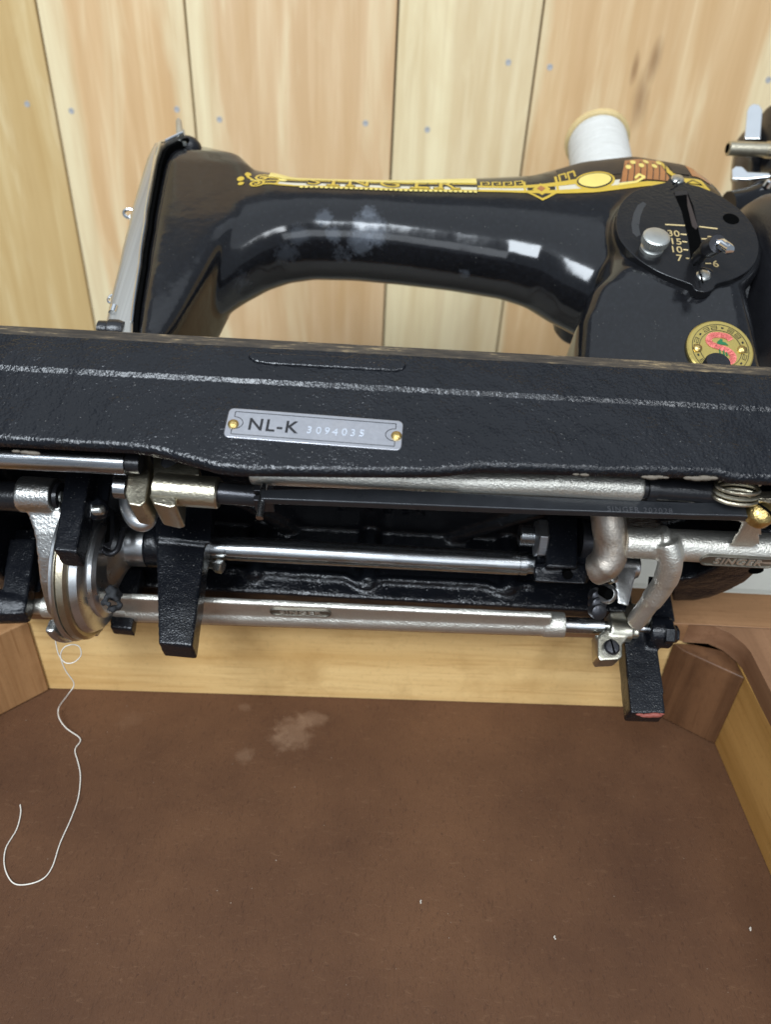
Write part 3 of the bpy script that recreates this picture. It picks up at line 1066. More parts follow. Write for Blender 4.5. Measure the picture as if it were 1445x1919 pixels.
# screw on the inner side of the head
bm = bmesh.new()
q = P(389, 578, v=95)
turned(bm, q + V(-1.5, 0, 0), (1, -0.15, 0.1), [(0, 6.2), (2.0, 6.2), (2.6, 5.2)], 20)
hs = obj('head_screw', bm, M_SMOOTHBLACK, arm)
bm = bmesh.new()
box(bm, (q.x + 0.6, q.y - 4.5, q.z - .7), (q.x + 1.6, q.y + 4.5, q.z + .7))
obj('slot', bm, M_HOLE, hs)

# ---- stitch length plate on the pillar
VP = 42.0                                       # face plane of the round plate
bm = bmesh.new()
out = [(1155, 423), (1157, 398), (1168, 375), (1190, 357), (1222, 347), (1248, 341), (1255, 333), (1268, 328), (1281, 333), (1288, 343), (1312, 349), (1350, 366), (1385, 390), (1410, 418), (1423, 452), (1421, 482), (1405, 505), (1378, 521), (1345, 531), (1338, 541), (1322, 547), (1304, 543), (1296, 533), (1270, 523), (1235, 509), (1200, 488), (1175, 465), (1161, 445)]
prism(bm, spline([P(x, y, v=VP) for x, y in out] + [P(*out[0], v=VP)], 3)[:-1], (0, 5.5, 0))
dial = obj('stitch_plate', bm, simple('black plate', (0.010, 0.010, 0.011), 0.2, 0, 0.12, 0.5, 0.3), mac, 0.6, 2)
bm = bmesh.new()
sl = [(1263, 361), (1289, 359), (1300, 385), (1312, 440), (1321, 480), (1313, 494), (1301, 499), (1296, 490), (1291, 450), (1278, 395)]
prism(bm, [P(x, y, v=VP - .08) for x, y in sl], (0, 0.05, 0))
obj('slot', bm, M_HOLE, dial)
bm = bmesh.new()
prism(bm, [P(x, y, v=VP - .14) for x, y in ((1288, 362), (1296, 385), (1309, 425), (1305, 430), (1298, 424), (1289, 385))], (0, 0.03, 0))
obj('slot_wall', bm, simple('slot inner wall', (0.03, 0.022, 0.022), 0.4), dial)
bm = bmesh.new()
prism(bm, [P(x, y, v=VP - .1) for x, y in ((1265, 359), (1288, 357), (1290, 364), (1266, 367))], (0, 0.05, 0))
obj('slot_lip', bm, M_DARKSTEEL, dial)
bm = bmesh.new()
cs = [(1206, 378), (1196, 384), (1188, 400), (1184, 420), (1186, 436), (1194, 444), (1201, 440), (1198, 425), (1201, 405), (1207, 390), (1212, 382)]
prism(bm, [P(x, y, v=VP - .08) for x, y in cs], (0, 0.05, 0))
obj('crescent_slot', bm, simple('worn slot', (0.035, 0.037, 0.04), 0.3), dial)
bm = bmesh.new()
turned(bm, P(1371, 410, v=VP - .1), (0, 1, 0), [(0, 5.0), (0.08, 5.0)], 20)
obj('oil_hole', bm, M_HOLE, dial)
M_NUM = simple('gilt engraving', (0.60, 0.46, 0.22), 0.35, 0.3, 0, 1, 0.15)
for t_, px, py in (('30', 1263, 438), ('15', 1267, 453), ('10', 1268, 468), ('7', 1274, 484), ('20', 1339, 449), ('6', 1342, 495)):
    obj('number', text_bm(t_, 7.6, 0.08, P(px, py, v=VP - .1), (1, 0, -0.02), (0, 0, 1), 1.02, 0.05), M_NUM, dial)
bm = bmesh.new()
for (a, b) in (((1247, 421), (1284, 423)), ((1311, 425), (1345, 429)), ((1276, 439), (1287, 440)), ((1279, 453), (1288, 454)), ((1281, 468), (1290, 469)), ((1286, 484), (1292, 485)), ((1315, 448), (1328, 448)), ((1322, 494), (1333, 494))):
    sweep(bm, [P(*a, v=VP - .06), P(*b, v=VP - .06)], 0.5, 6)
obj('scale_marks', bm, M_NUM, dial)
for px, py in ((1268, 342), (1316, 522)):
    bm = bmesh.new()
    turned(bm, P(px, py, v=VP + 2), (0, -1, 0), [(0, 4.2), (2.6, 4.2), (3.5, 3.4), (3.8, 1.5)], 20)
    sc = obj('screw', bm, M_SCREW, dial)
    bm = bmesh.new()
    q = P(px, py, v=VP - 1.8)
    a = V(1, 0, .9).normalized() * 3.6
    c = V(1, 0, -1).normalized() * 3.6
    for dd in ([a] if py < 400 else [V(0, 0, 3.8)]):
        n_ = V(-dd.z, 0, dd.x).normalized() * 0.5
        prism(bm, [q - dd - n_, q + dd - n_, q + dd + n_, q - dd + n_], (0, -0.15, 0))
    obj('slot', bm, M_HOLE, sc)
# knurled thumb nut
bm = bmesh.new()
c0 = P(1221, 468, v=VP)
turned(bm, c0, (0, -1, 0), [(-1, 6.8), (2.0, 6.8), (2.8, 6.0), (5, 5.6)], 28)
nut = obj('thumb_nut_collar', bm, M_ALU, dial)
bm = bmesh.new()
c1 = c0 + V(0, -5, 0)
n = 64
rs = []
for d, r, kn in ((0, 7.0, 0), (0.6, 7.6, 1), (4.4, 7.6, 1), (5.0, 7.1, 0), (5.3, 6.4, 0)):
    rs.append([c1 + V(0, -d, 0) + V(math.cos(2 * math.pi * i / n), 0, math.sin(2 * math.pi * i / n)) * (r + (0.45 if (i % 2 and kn) else 0)) for i in range(n)])
rings(bm, rs)
obj('thumb_nut', bm, M_ALU, nut, 0, sharp=25)
# lever with bright tip leaning out of the slot
q0 = P(1303, 492, v=VP)
q1, q2 = P(1328, 466, v=VP - 14), P(1346, 457, v=VP - 22)
q3 = P(1375, 468, v=VP - 24)
bm = bmesh.new()
sweep(bm, spline([q0 + V(0, 6, 0), q0 + V(1, -3, 1), q1, q2]), [3.2] * 6 + [3.8] * 6 + [5.2] * 4 + [5.0] * 3, 14)
lev = obj('stitch_lever', bm, M_DARKSTEEL, dial)
bm = bmesh.new()
sweep(bm, [q2 + V(-1, 0, .6), q2 + V(2, 0, 0), q3 + V(-2, 0, 0), q3], [2.2, 3.1, 2.9, 1.6], 12)
obj('lever_tip', bm, M_CHROME, lev)

# ---- badge
bp = [P(1350, 652, v=51.0)]
bc = P(1350, 655, v=52.6)
RB = 18.6
bm = bmesh.new()
turned(bm, bc + V(0, 1.4, 0), (0, -1, 0), [(0, RB), (1.6, RB), (2.2, RB - .8)], 48)
badge = obj('badge', bm, simple('brass badge', (0.56, 0.43, 0.13), 0.3, 0.75, 0.1, 0.6, 0.12), mac, 0, sharp=30)
vb = bc.y - 0.9


def onb(r, a, d=0.0):
    return V(bc.x + r * math.cos(a), vb - d, bc.z + r * math.sin(a))


def ringflat(bm, r0, r1, d, a0=0, a1=2 * math.pi, n=48):
    pts = [(a0 + (a1 - a0) * i / n) for i in range(n + 1)]
    for a, b in zip(pts[:-1], pts[1:]):
        prism(bm, [onb(r0, a, d), onb(r1, a, d), onb(r1, b, d), onb(r0, b, d)], (0, -0.06, 0))


bm = bmesh.new()
ringflat(bm, 11.6, 11.9, 0.0)
ringflat(bm, 15.6, 15.9, 0.0)
for i in range(18):
    a = 2 * math.pi * i / 18
    if i % 3 == 1:
        ringflat(bm, 13.2, 14.2, 0.0, a - .05, a + .05, 2)
    else:
        for r0, r1 in ((12.6, 12.9), (14.6, 14.9), (13.6, 13.85)):
            ringflat(bm, r0, r1, 0.0, a - .12, a + .12, 4)
        ringflat(bm, 12.6, 14.9, 0.0, a - .13, a - .11, 1)
        ringflat(bm, 12.6, 13.8, 0.0, a + .11, a + .13, 1)
obj('border_pattern', bm, M_INK, badge)
bm = bmesh.new()
spts = [(6.0, 6.2), (4.5, 8.0), (0.5, 8.8), (-4.0, 8.2), (-6.2, 5.4), (-5.0, 2.6), (-1.0, 1.0), (3.8, -1.0), (6.4, -4.2), (5.4, -7.6), (1.0, -9.0), (-3.4, -8.6), (-6.2, -6.8)]
sp = spline([V(bc.x + x, vb - 0.1, bc.z + y) for x, y in spts], 5)
for a, b in zip(sp[:-1], sp[1:]):
    d = (b - a).normalized()
    n_ = V(-d.z, 0, d.x) * 1.75
    e = d * 0.5
    prism(bm, [a - e - n_, a - e + n_, b + e + n_, b + e - n_], (0, -0.12, 0))
obj('letter', bm, simple('red enamel', (0.86, 0.23, 0.19), 0.3, 0, 0, 1, 0.1), badge)
bm = bmesh.new()
for poly in ([(-1.2, 4.6), (0.6, 6.3), (1.8, 5.8), (1.4, 4.6), (3.2, 4.0), (4.6, 2.2), (2.2, 2.6), (-0.5, 2.4), (-2.0, 3.0)], [(-1, 0), (-.5, -.2), (-.2, -3), (-.9, -3)], [(1, -1), (1.6, -1.2), (2.0, -4), (1.2, -4)], [(2.6, -2), (3.2, -2.2), (3.6, -4.6), (2.8, -4.6)], [(-1.2, -3), (2, -4), (2, -4.6), (-1.4, -3.6)]):
    prism(bm, [V(bc.x + x, vb - 0.16, bc.z + y) for x, y in poly], (0, -0.1, 0))
obj('green_figure', bm, simple('green enamel', (0.015, 0.14, 0.05), 0.3), badge)
for px, py in ((1308, 652), (1391, 655)):
    bm = bmesh.new()
    q = P(px, py, v=vb)
    turned(bm, V(q.x, vb + .3, q.z), (0, -1, 0), [(0, 2.5), (0.9, 2.5), (1.7, 1.7), (2, .5)], 16)
    obj('rivet', bm, M_BRASS, badge)
BL = math.atan2(4.0, 21.5)                      # the pillar's face leans, the badge with it
badge.matrix_basis = Matrix.Translation(bc * S) @ Matrix.Rotation(BL, 4, 'X') @ Matrix.Translation(-bc * S)
bm = bmesh.new()
q = P(1340, 690, v=36)
turned(bm, V(q.x, 52, q.z), (0, -1, 0), [(0, 5), (10, 5), (11, 6.6), (20, 6.6), (21, 6)], 30)
obj('bed_knob', bm, M_SMOOTHBLACK, mac)

# ---- hand wheel, motor boss, bobbin winder at the right end
bm = bmesh.new()
turned(bm, V(206, 89, 146), (1, 0, 0), [(0, 28), (12, 32), (15, 46), (20, 56), (26, 60), (48, 60), (54, 58), (58, 50)], 56)
wheel = obj('hand_wheel', bm, M_SMOOTHBLACK, mac, 0, sharp=35)
bm = bmesh.new()
q = P(1052, 612, v=150)
turned(bm, P(1092, 588, v=150), (0, 1, 0), [(-6, 13), (-3, 17), (0, 19), (14, 19), (18, 16)], 36)
obj('motor', bm, M_SMOOTHBLACK, mac)
bm = bmesh.new()
VB = 100
sweep(bm, spline([P(1366, 382, v=VB), P(1400, 375, v=VB), P(1430, 358, v=VB), P(1470, 330, v=VB)]), 9, 14)
sweep(bm, spline([P(1400, 385, v=VB + 12), P(1398, 330, v=VB + 16), P(1405, 280, v=VB + 18), P(1440, 245, v=VB + 18)]), [10] * 6 + [11] * 6 + [13] * 6 + [13], 14)
bw = obj('bobbin_winder', bm, M_ENAMEL, mac)
bm = bmesh.new()
q = P(1447, 262, v=VB + 8)
turned(bm, q + V(0, 0, 0), (1, 0, 0), [(-8, 22), (-6, 25), (10, 25), (12, 20)], 32)
obj('winder_wheel', bm, M_SMOOTHBLACK, bw)
bm = bmesh.new()
lv = [(1396, 260), (1401, 208), (1405, 199), (1413, 194), (1424, 196), (1430, 206), (1426, 260)]
lp = P(1413, 230, v=VB - 6)
def glint(pt):
    """plane normal that mirrors the window lamp to where the photo was taken"""
    wpt = (MU * pt.x + MV * pt.y + MW * pt.z) + MO
    tl = (CEIL / S - ROOM - wpt).normalized()
    h = (tl - wpt.normalized()).normalized()
    return V(h.dot(MU), h.dot(MV), h.dot(MW))
def PN(px, py, pt, nrm):
    """survey point on the plane through pt with normal nrm (machine coordinates)"""
    d = ray(px, py)
    D = V(d.dot(MU), d.dot(MV), d.dot(MW))
    o = V(-MO.dot(MU), -MO.dot(MV), -MO.dot(MW))
    return o + D * ((Vector(pt) - o).dot(nrm) / D.dot(nrm))
gn = glint(lp)
prism(bm, [PN(x, y, lp, gn) for x, y in lv], -gn * 3)
obj('winder_lever', bm, M_CHROME, bw, 0.5)
bm = bmesh.new()
p0, p1 = P(1364, 278, v=VB - 12), P(1450, 281, v=VB - 12)
ax = (p1 - p0).normalized()
turned(bm, p0, ax, [(0, 4.4), (0.6, 5.2), (30, 5.2), (30.2, 6.0), (40, 6.0)], 24)
sp_ = obj('winder_spindle', bm, M_NICKEL2, bw, 0, sharp=30)
bm = bmesh.new()
turned(bm, p0 - ax * .1, ax, [(0, 3.6), (.2, 3.6)], 20)
obj('bore', bm, M_HOLE, sp_)
bm = bmesh.new()
ft = [(1372, 318), (1380, 311), (1392, 312), (1402, 322), (1443, 324), (1446, 331), (1400, 336), (1373, 335)]
lp = P(1385, 325, v=VB - 8)
gn = glint(lp)
prism(bm, [PN(x, y, lp, gn) for x, y in ft], -gn * 3)
obj('winder_latch', bm, M_CHROME, bw, 0.6)
bm = bmesh.new()
q = P(1440, 345, v=VB - 10)
turned(bm, q, (0.3, -1, .2), [(-2, 3), (2, 3), (3, 2)], 14)
obj('screw', bm, M_CHROME, bw)

# ------------------------------------------------------------------ underside mechanism
SW = -45.0
s0, s1 = P(393, 1026, w=SW), P(1003, 1057, w=SW)
sax = (s1 - s0).normalized()
L = (s1 - s0).length
bm = bmesh.new()
turned(bm, s0, sax, [(-6, 6.9), (9.8, 6.9), (10.0, 6.3), (10.6, 6.3), (10.8, 7.0), (L - 10, 6.9), (L - 9.8, 6.4), (L - 9.2, 6.4), (L - 9, 6.8), (L - 5, 6.8), (L - 4.8, 5.8), (L + 40, 5.8)], 40)
shaft = obj('rotating_shaft', bm, M_STEEL, mac, 0, sharp=25)

# main black lug A with bearing boss
def lug(name, top, bot, dv, mat=M_LEG, extra=None, voxel=1.0, sm=4):
    """tapering lug: top and bottom pixel edges on their planes, extruded back by dv"""
    bm = bmesh.new()
    t = [P(*p) if len(p) == 2 else P(p[0], p[1], **p[2]) for p in top]
    b = [P(p[0], p[1], **p[2]) for p in bot]
    d = V(0, dv, 0)
    d2 = V(0, dv * 0.85, -dv * 0.12)
    hull(bm, [t[0], t[1], t[1] + d, t[0] + d], [b[0], b[1], b[1] + d2, b[0] + d2])
    if extra:
        extra(bm)
    return cast(name, bm, mat, mac, voxel, sm)


def exA(bm):
    c = s0 + V(-4, 0, 0)
    cyl(bm, c + V(-31, 0, 0), c + V(1, 0, 0), 13.5, 12, 28)
    hull(bm, [P(285, 945, v=108), P(398, 950, v=108), P(398, 950, v=132), P(285, 945, v=132)], [P(292, 1010, v=106), P(395, 1020, v=106), P(395, 1020, v=134), P(292, 1010, v=134)])


lugA = lug('support_lug', [(290, 938, dict(v=108)), (394, 945, dict(v=108))], [(296, 1205, dict(v=108)), (360, 1212, dict(v=108))], 17, M_LEG, exA)
bm = bmesh.new()
q = P(303, 1033, v=114)
turned(bm, q, (0, -.63, -.77), [(-4, 2.5), (0.8, 2.5)], 18)
obj('oil_hole', bm, M_HOLE, lugA)
# lug B (left, in front of the hook)
def exB(bm):
    cyl(bm, P(175, 953, v=70), P(196, 957, v=74), 6, 5, 18)
    hull(bm, [P(150, 880, v=78), P(212, 885, v=78), P(212, 885, v=98), P(150, 880, v=98)], [P(140, 960, v=76), P(200, 960, v=76), P(200, 960, v=96), P(140, 960, v=96)])


lugB = lug('support_lug', [(124, 872, dict(v=66)), (172, 872, dict(v=66))], [(99, 1030, dict(v=66)), (142, 1036, dict(v=66))], 16, M_LEG, exB)
bm = bmesh.new()
q = P(188, 957, v=66)
turned(bm, q + V(-3, 0, 0), (1, -0.5, -.2), [(k * .7, 2.2 + .35 * (k % 2)) for k in range(9)] + [(6.0, 1.3)], 18)
obj('grub_screw', bm, M_SCREW, lugB, 0, sharp=20)
# lug C far left, carrying the feed rod
def exC(bm):
    q = P(40, 1138, v=150)
    cyl(bm, q + V(-14, 0, 0), q + V(4, 0, 0), 10.5, 9, 24)


lugC = lug('support_lug', [(16, 1008, dict(v=140)), (66, 1008, dict(v=140))], [(-4, 1152, dict(v=142)), (46, 1150, dict(v=142))], 12, M_LEG, exC)
bm = bmesh.new()
hull(bm, [P(16, 992, v=150), P(70, 992, v=150), P(70, 992, v=170), P(16, 992, v=170)], [P(16, 1012, v=150), P(66, 1012, v=150), P(66, 1012, v=168), P(16, 1012, v=168)])
hull(bm, [P(62, 1010, v=152), P(100, 1030, v=152), P(100, 1030, v=172), P(62, 1010, v=172)], [P(44, 1110, v=152), P(75, 1110, v=152), P(75, 1110, v=166), P(44, 1110, v=166)])
cast('bracket', bm, M_LEG, mac, 1.0, 4)
# lug D small, behind the hook
lugD = lug('support_lug', [(222, 1060, dict(v=152)), (266, 1064, dict(v=152))], [(204, 1176, dict(v=152)), (246, 1180, dict(v=152))], 10, M_LEG)

# lower feed rod with plaque
RW = -75.0
r0, r1 = P(215, 1143, w=RW), P(1058, 1171, w=RW)
rax = (r1 - r0).normalized()
bm = bmesh.new()
cyl(bm, r0, r1, 6.6, 6.4, 32)
CAMD, PY = V(0, -0.634, -0.773), V(0, -0.773, 0.634)       # towards the viewer below, and up across that view
q1 = r1 - rax * 10
hull(bm, [r0 + V(0, -2, -3.0), r0 + V(0, -23, -2.2), r0 + V(0, -23, 1.5), r0 + V(0, -2, 1.5)], [q1 + V(0, -2, -3.0), q1 + V(0, -15, -2.2), q1 + V(0, -15, 1.5), q1 + V(0, -2, 1.5)])
hull(bm, [r0 + V(50, -2, 4), r0 + V(50, 4, 14), r0 + V(50, 8, 14), r0 + V(50, 2, 2)], [r0 + V(44, -2, 4), r0 + V(40, 4, 24), r0 + V(40, 8, 24), r0 + V(40, 2, 2)])
cyl(bm, r1 - rax * 12, r1, 7.4, 7.2, 32)
rodL = cast('feed_rod', bm, M_NICKEL, mac, 0.9, 3)
bm = bmesh.new()
cyl(bm, r1 - rax * 3, r1 + rax * 22, 4.6, 4.6, 28)
cyl(bm, r1 + rax * 22, P(1262, 1181, w=RW), 3.0, 3.0, 20)
obj('rod_end', bm, M_STEEL, rodL, 0, sharp=40)
bm = bmesh.new()
l0 = P(55, 1136, w=RW)
turned(bm, l0, rax, [(0, 4.6), (9, 4.6), (9.2, 6.4), (30, 6.4), (60, 6.0)], 28)
obj('rod_end', bm, M_NICKEL, rodL, 0, sharp=40)


M_PLAQUE = nickel('darkened nickel', (0.27, 0.25, 0.21), 0.42, 0.3, 0.9, 0.5)  # plaque darker than its letters: shade of the relief put into the colour


def plaque(c, length, high, xd, yd, txt, size, parent, mat, ext=0.7):
    xd = Vector(xd).normalized()
    yd = (Vector(yd) - xd * Vector(yd).dot(xd)).normalized()
    zd = xd.cross(yd)
    bm = bmesh.new()
    pts = rrect(-length / 2, length / 2, -high / 2, high / 2, high / 2 - .1, 5)
    ins = rrect(-length / 2 + .7, length / 2 - .7, -high / 2 + .7, high / 2 - .7, high / 2 - .8, 5)
    rs = [[c + xd * x + yd * y + zd * z for x, y in p] for p, z in ((pts, -2), (pts, 0.8), (ins, 0.8), (ins, 0.1))]
    rings(bm, rs)
    o = obj('plaque', bm, M_PLAQUE, parent, 0.15)
    obj('lettering', text_bm(txt, size, ext, c + zd * 0.1, xd, yd, 1.1, 0.12), mat, o)
    return o


# direction facing the camera from the underside
CAMD = V(0, -0.634, -0.773)
PY = V(0, -0.773, 0.634)
q = r0.lerp(r1, 0.425) + V(0, -13.2, -2.9)
plaque(q, 35, 7.6, rax, V(0, -1, .06), 'SINGER', 6.6, rodL, M_NICKEL, 0.6)

# feed rod end: small bolt
bm = bmesh.new()
q = P(405, 1060, v=128)
turned(bm, q, (1, -.2, -.3), [(-6, 2.6), (0, 2.6), (.1, 4), (4, 4), (4.4, 3)], 6)
obj('bolt', bm, M_SCREW, lugA, 0, sharp=20)

# upper feed rod under the skirt, with cast letters
UW = -54.0
a0, a1 = P(470, 886, w=UW), P(1203, 914, w=UW)
bm = bmesh.new()
cyl(bm, a0, a1, 5.4, 5.8, 28)
cyl(bm, a1 + V(-40, 0, 0), a1, 6.4, 6.4, 28)
cyl(bm, P(860, 902, w=UW), a1 + V(-30, 0, 0), 6.2, 6.2, 28)
hull(bm, [a1 + V(-36, 3, -2), a1 + V(-12, 3, -2), a1 + V(-12, 12, 2), a1 + V(-36, 12, 2)], [a1 + V(-26, 22, -2), a1 + V(-14, 22, -2), a1 + V(-14, 24, 4), a1 + V(-26, 24, 4)])
rodU = cast('upper_feed_rod', bm, M_NICKEL, mac, 0.9, 3)
obj('lettering', text_bm('SINGER', 6.2, 0.6, P(790, 906, w=UW) + CAMD * 5.6, (a1 - a0), PY, 1.35, 0.12), M_NICKEL2, rodU)
bm = bmesh.new()
cyl(bm, a1 + V(-2, 0, 0), a1 + V(34, 1, 0), 5.0, 5.0, 20)
cyl(bm, a1 + V(2, 0, 0), a1 + V(6, 0, 0), 6.0, 6.0, 20)
obj('rod_end', bm, M_SMOOTHBLACK, rodU)
bm = bmesh.new()
p0 = P(1284, 922, w=-40)
turned(bm, p0, V(1, 0.1, 0.1), [(0, 7.5), (4, 8), (4.2, 4)], 6)
obj('lock_nut', bm, M_STEEL, mac, 0.3)
bm = bmesh.new()
turned(bm, p0 + V(4, 0, 0), V(1, 0.1, 0.1), [(k * .8, 4.6 + .7 * (k % 2)) for k in range(13)], 24)
obj('adjusting_screw', bm, M_STEEL, mac, 0, sharp=15)

# far left steel tube under the skirt and lower black rod
TW = -55.0
t0, t1 = P(-60, 852, w=TW), P(238, 867, w=TW)
bm = bmesh.new()
cyl(bm, t0, t1, 5.6, 5.6, 32)
obj('feed_shaft', bm, M_STEEL, mac)
bm = bmesh.new()
cyl(bm, t1 + V(0, 0, 0), t1 + V(6, .3, 0), 4.6, 4.6, 28)
obj('shaft_neck', bm, M_SMOOTHBLACK, mac)
bm = bmesh.new()
b0, b1 = P(-60, 926, v=96), P(95, 934, v=96)
cyl(bm, b0, b1, 8.2, 8.2, 30)
obj('lower_shaft', bm, M_SMOOTHBLACK, mac)

# ---- hook and its cradle (turned about the bed direction)
C = P(131, 1058, v=122)


def arc_turn(bm, uc, prof, a0=138, a1=338, n=60, c=None):
    """partial turning about u: prof closed list of (du, r)"""
    c = c or C
    rs = []
    for i in range(n + 1):
        a = math.radians(a0 + (a1 - a0) * i / n)
        rs.append([V(uc + d, c.y + r * math.cos(a), c.z + r * math.sin(a)) for d, r in prof])
    rings(bm, rs)


R = 43.0


def PN(px, py, pt, nrm):
    """survey point on the plane through pt with normal nrm (machine coordinates)"""
    d = ray(px, py)
    D = V(d.dot(MU), d.dot(MV), d.dot(MW))
    o = V(-MO.dot(MU), -MO.dot(MV), -MO.dot(MW))
    return o + D * ((Vector(pt) - o).dot(nrm) / D.dot(nrm))


CAMD, PY = V(0, -0.634, -0.773), V(0, -0.773, 0.634)
F0 = C + CAMD * 22
bm = bmesh.new()
arc_turn(bm, C.x, [(0, R - 8), (0, R - 1), (1.0, R), (4, R), (5, R - 1), (5, R - 8)], 260, 336)
boss = PN(72, 928, F0 - CAMD * 12, CAMD)
cyl(bm, V(boss.x - 9, boss.y, boss.z), V(boss.x + 9.5, boss.y, boss.z), 9.6, 9.6, 30)
cpts = [PN(x, y, F0 + CAMD * k, CAMD) for x, y, k in ((75, 932, -10), (82, 962, -5), (91, 1000, -2), (97, 1045, 0), (106, 1095, 0), (120, 1145, -3), (140, 1180, -8), (162, 1192, -16))]
crad = [9.8, 9.2, 8.0, 8.0, 9.2, 10.2, 9.6, 6.5]
for i in range(len(cpts) - 1):
    p, q, ra, rb = cpts[i], cpts[i + 1], crad[i], crad[i + 1]
    hull(bm, [p + V(-ra, 0, 0), p + V(ra, 0, 0), p + V(ra, 0, 0) - CAMD * 12, p + V(-ra, 0, 0) - CAMD * 12], [q + V(-rb, 0, 0), q + V(rb, 0, 0), q + V(rb, 0, 0) - CAMD * 12, q + V(-rb, 0, 0) - CAMD * 12])
cradle = cast('hook_cradle', bm, nickel('bright rough casting', (0.62, 0.61, 0.58), 0.24, 0.4, 0.7, 0.5), mac, 0.9, 5)
bm = bmesh.new()
turned(bm, V(boss.x + 9.9, boss.y, boss.z), (1, 0, 0), [(0, 7.4), (2, 7.2)], 24)
cap = obj('boss_cap', bm, M_SMOOTHBLACK, cradle)
bm = bmesh.new()
turned(bm, V(boss.x + 11.9, boss.y - .5, boss.z - .5), (1, 0, 0), [(0, 3.0), (.8, 2.6)], 20)
obj('pin', bm, M_ALU, cap)
bm = bmesh.new()
arc_turn(bm, C.x + 6.4, [(0, R - 10), (0, R - 2.2), (0.6, R - 1.4), (2.0, R - 1.2), (2.8, R - 2.4), (2.8, R - 10)], 140, 338)
obj('race_ring', bm, M_HOOK, mac, 0, sharp=28)
bm = bmesh.new()
arc_turn(bm, C.x + 9.4, [(0, R - 10), (0, R - 3.2), (1.0, R - 2.2), (4.2, R - 2.4), (5.4, R - 4.2), (5.4, R - 10)], 140, 338)
obj('gib_ring', bm, M_GOLDRING, mac, 0, sharp=28)
bm = bmesh.new()
arc_turn(bm, C.x + 14, [(0, R - 20), (0, R - 6.5), (1.2, R - 6), (4.6, R - 7.6), (6.8, R - 12), (7.0, R - 20)], 140, 338)
hook = obj('hook', bm, M_HOOK, mac, 0, sharp=28)
bm = bmesh.new()
arc_turn(bm, C.x + 20, [(0, R - 32), (0, R - 14.5), (3, R - 15), (4.6, R - 17.5), (4.6, R - 32)], 145, 335)
obj('hook_face', bm, M_HOOK, hook, 0, sharp=28)
# hub on the shaft, flaring to the hook
hub0 = s0 + sax * (-31)
bm = bmesh.new()
hc = V(C.x + 20, C.y - 2, C.z + 4)
turned(bm, hub0 + V(-15, 0, 0), sax, [(0, 13.2), (11, 13.0), (11.2, 12.2), (24, 12.2)], 36)
n = 36
rs = []
for t, r in ((0, 26), (.25, 22.5), (.5, 18), (.75, 14.6), (1.0, 13.2)):
    c_ = hc.lerp(hub0 + V(-14, 0, 0), t)
    rs.append([c_ + V(0, math.cos(2 * math.pi * i / n), math.sin(2 * math.pi * i / n)) * r for i in range(n)])
rings(bm, rs)
obj('hook_hub', bm, M_HOOK, hook, 0, sharp=32)
# dark needle slot above the hub, and its lips
bm = bmesh.new()
o0 = [P(x, y, v=C.y - 22) for x, y in ((186, 1020), (194, 965), (205, 950), (214, 962), (212, 1005), (204, 1030))]
prism(bm, o0, (0, 10, 0))
slot = obj('bobbin_case_finger', bm, M_DARKSTEEL, hook, 0.8)
bm = bmesh.new()
prism(bm, [P(x, y, v=C.y - 22.4) for x, y in ((195, 1018), (199, 972), (205, 966), (206, 985), (204, 1015))], (0, .2, 0))
obj('slot', bm, M_HOLE, slot)
bm = bmesh.new()
sweep(bm, spline([P(x, y, v=C.y - 20) for x, y in ((180, 1003), (190, 1028), (205, 1038), (220, 1028), (232, 990))]), 1.6, 10)
obj('hook_lip', bm, M_DARKSTEEL, hook)
# lint packed in the hook's mouth
bm = bmesh.new()
q = P(210, 1120, v=C.y - 6)
for i in range(26):
    c_ = q + V(random.uniform(-4, 4), random.uniform(-3, 5), random.uniform(-6, 6))
    bmesh.ops.create_icosphere(bm, subdivisions=1, radius=random.uniform(1.3, 2.7), matrix=Matrix.Translation(c_))
cast('oily_lint', bm, simple('oily lint', (0.030, 0.031, 0.033), 0.7, 0.0, 0.5, 0.7, 0.6, 0.2), hook, 0.8, 4)

# ---- nickel clamps upper left
def px_prism(name, pts, v0, dv, mat, parent=mac, bevel=0.9, seg=3):
    bm = bmesh.new()
    prism(bm, [P(x, y, v=v0) for x, y in pts], (0, dv, 0))
    return obj(name, bm, mat, parent, bevel, seg)


cl = px_prism('clamp_jaw', ((244, 852), (279, 850), (278, 905), (272, 940), (262, 949), (240, 945), (233, 925), (236, 905)), 34, 18, M_NICKEL2)
cl2 = px_prism('clamp_jaw', ((286, 853), (345, 858), (374, 878), (374, 892), (333, 894), (329, 948), (318, 951), (287, 944), (279, 930), (286, 905)), 34, 20, M_NICKEL2)
bm = bmesh.new()
c0, c1 = P(318, 917, v=38), P(411, 924, v=38)
cax = (c1 - c0).normalized()
turned(bm, c0, cax, [(-6, 7.4), ((c1 - c0).length - .8, 7.4), ((c1 - c0).length, 6.8)], 32)
obj('clamp_sleeve', bm, M_NICKEL2, cl2, 0, sharp=30)
bm = bmesh.new()
turned(bm, P(322, 868, v=35), (0.2, -1, -.3), [(-4, 5), (0.6, 5), (1.6, 4)], 20)
cs_ = obj('clamp_screw', bm, M_DARKSTEEL, cl2)
bm = bmesh.new()
cyl(bm, P(218, 913, v=44), P(240, 915, v=44), 5.4, 5.4, 24)
obj('sleeve_neck', bm, M_STEEL, cl)
bm = bmesh.new()
sweep(bm, spline([P(240, 925, v=62), P(242, 950, v=62), P(252, 972, v=62), P(266, 980, v=62), P(276, 972, v=62), P(281, 945, v=62)]), 4.6, 12)
cast('finger', bm, M_HOOK, mac, 0.8, 2)
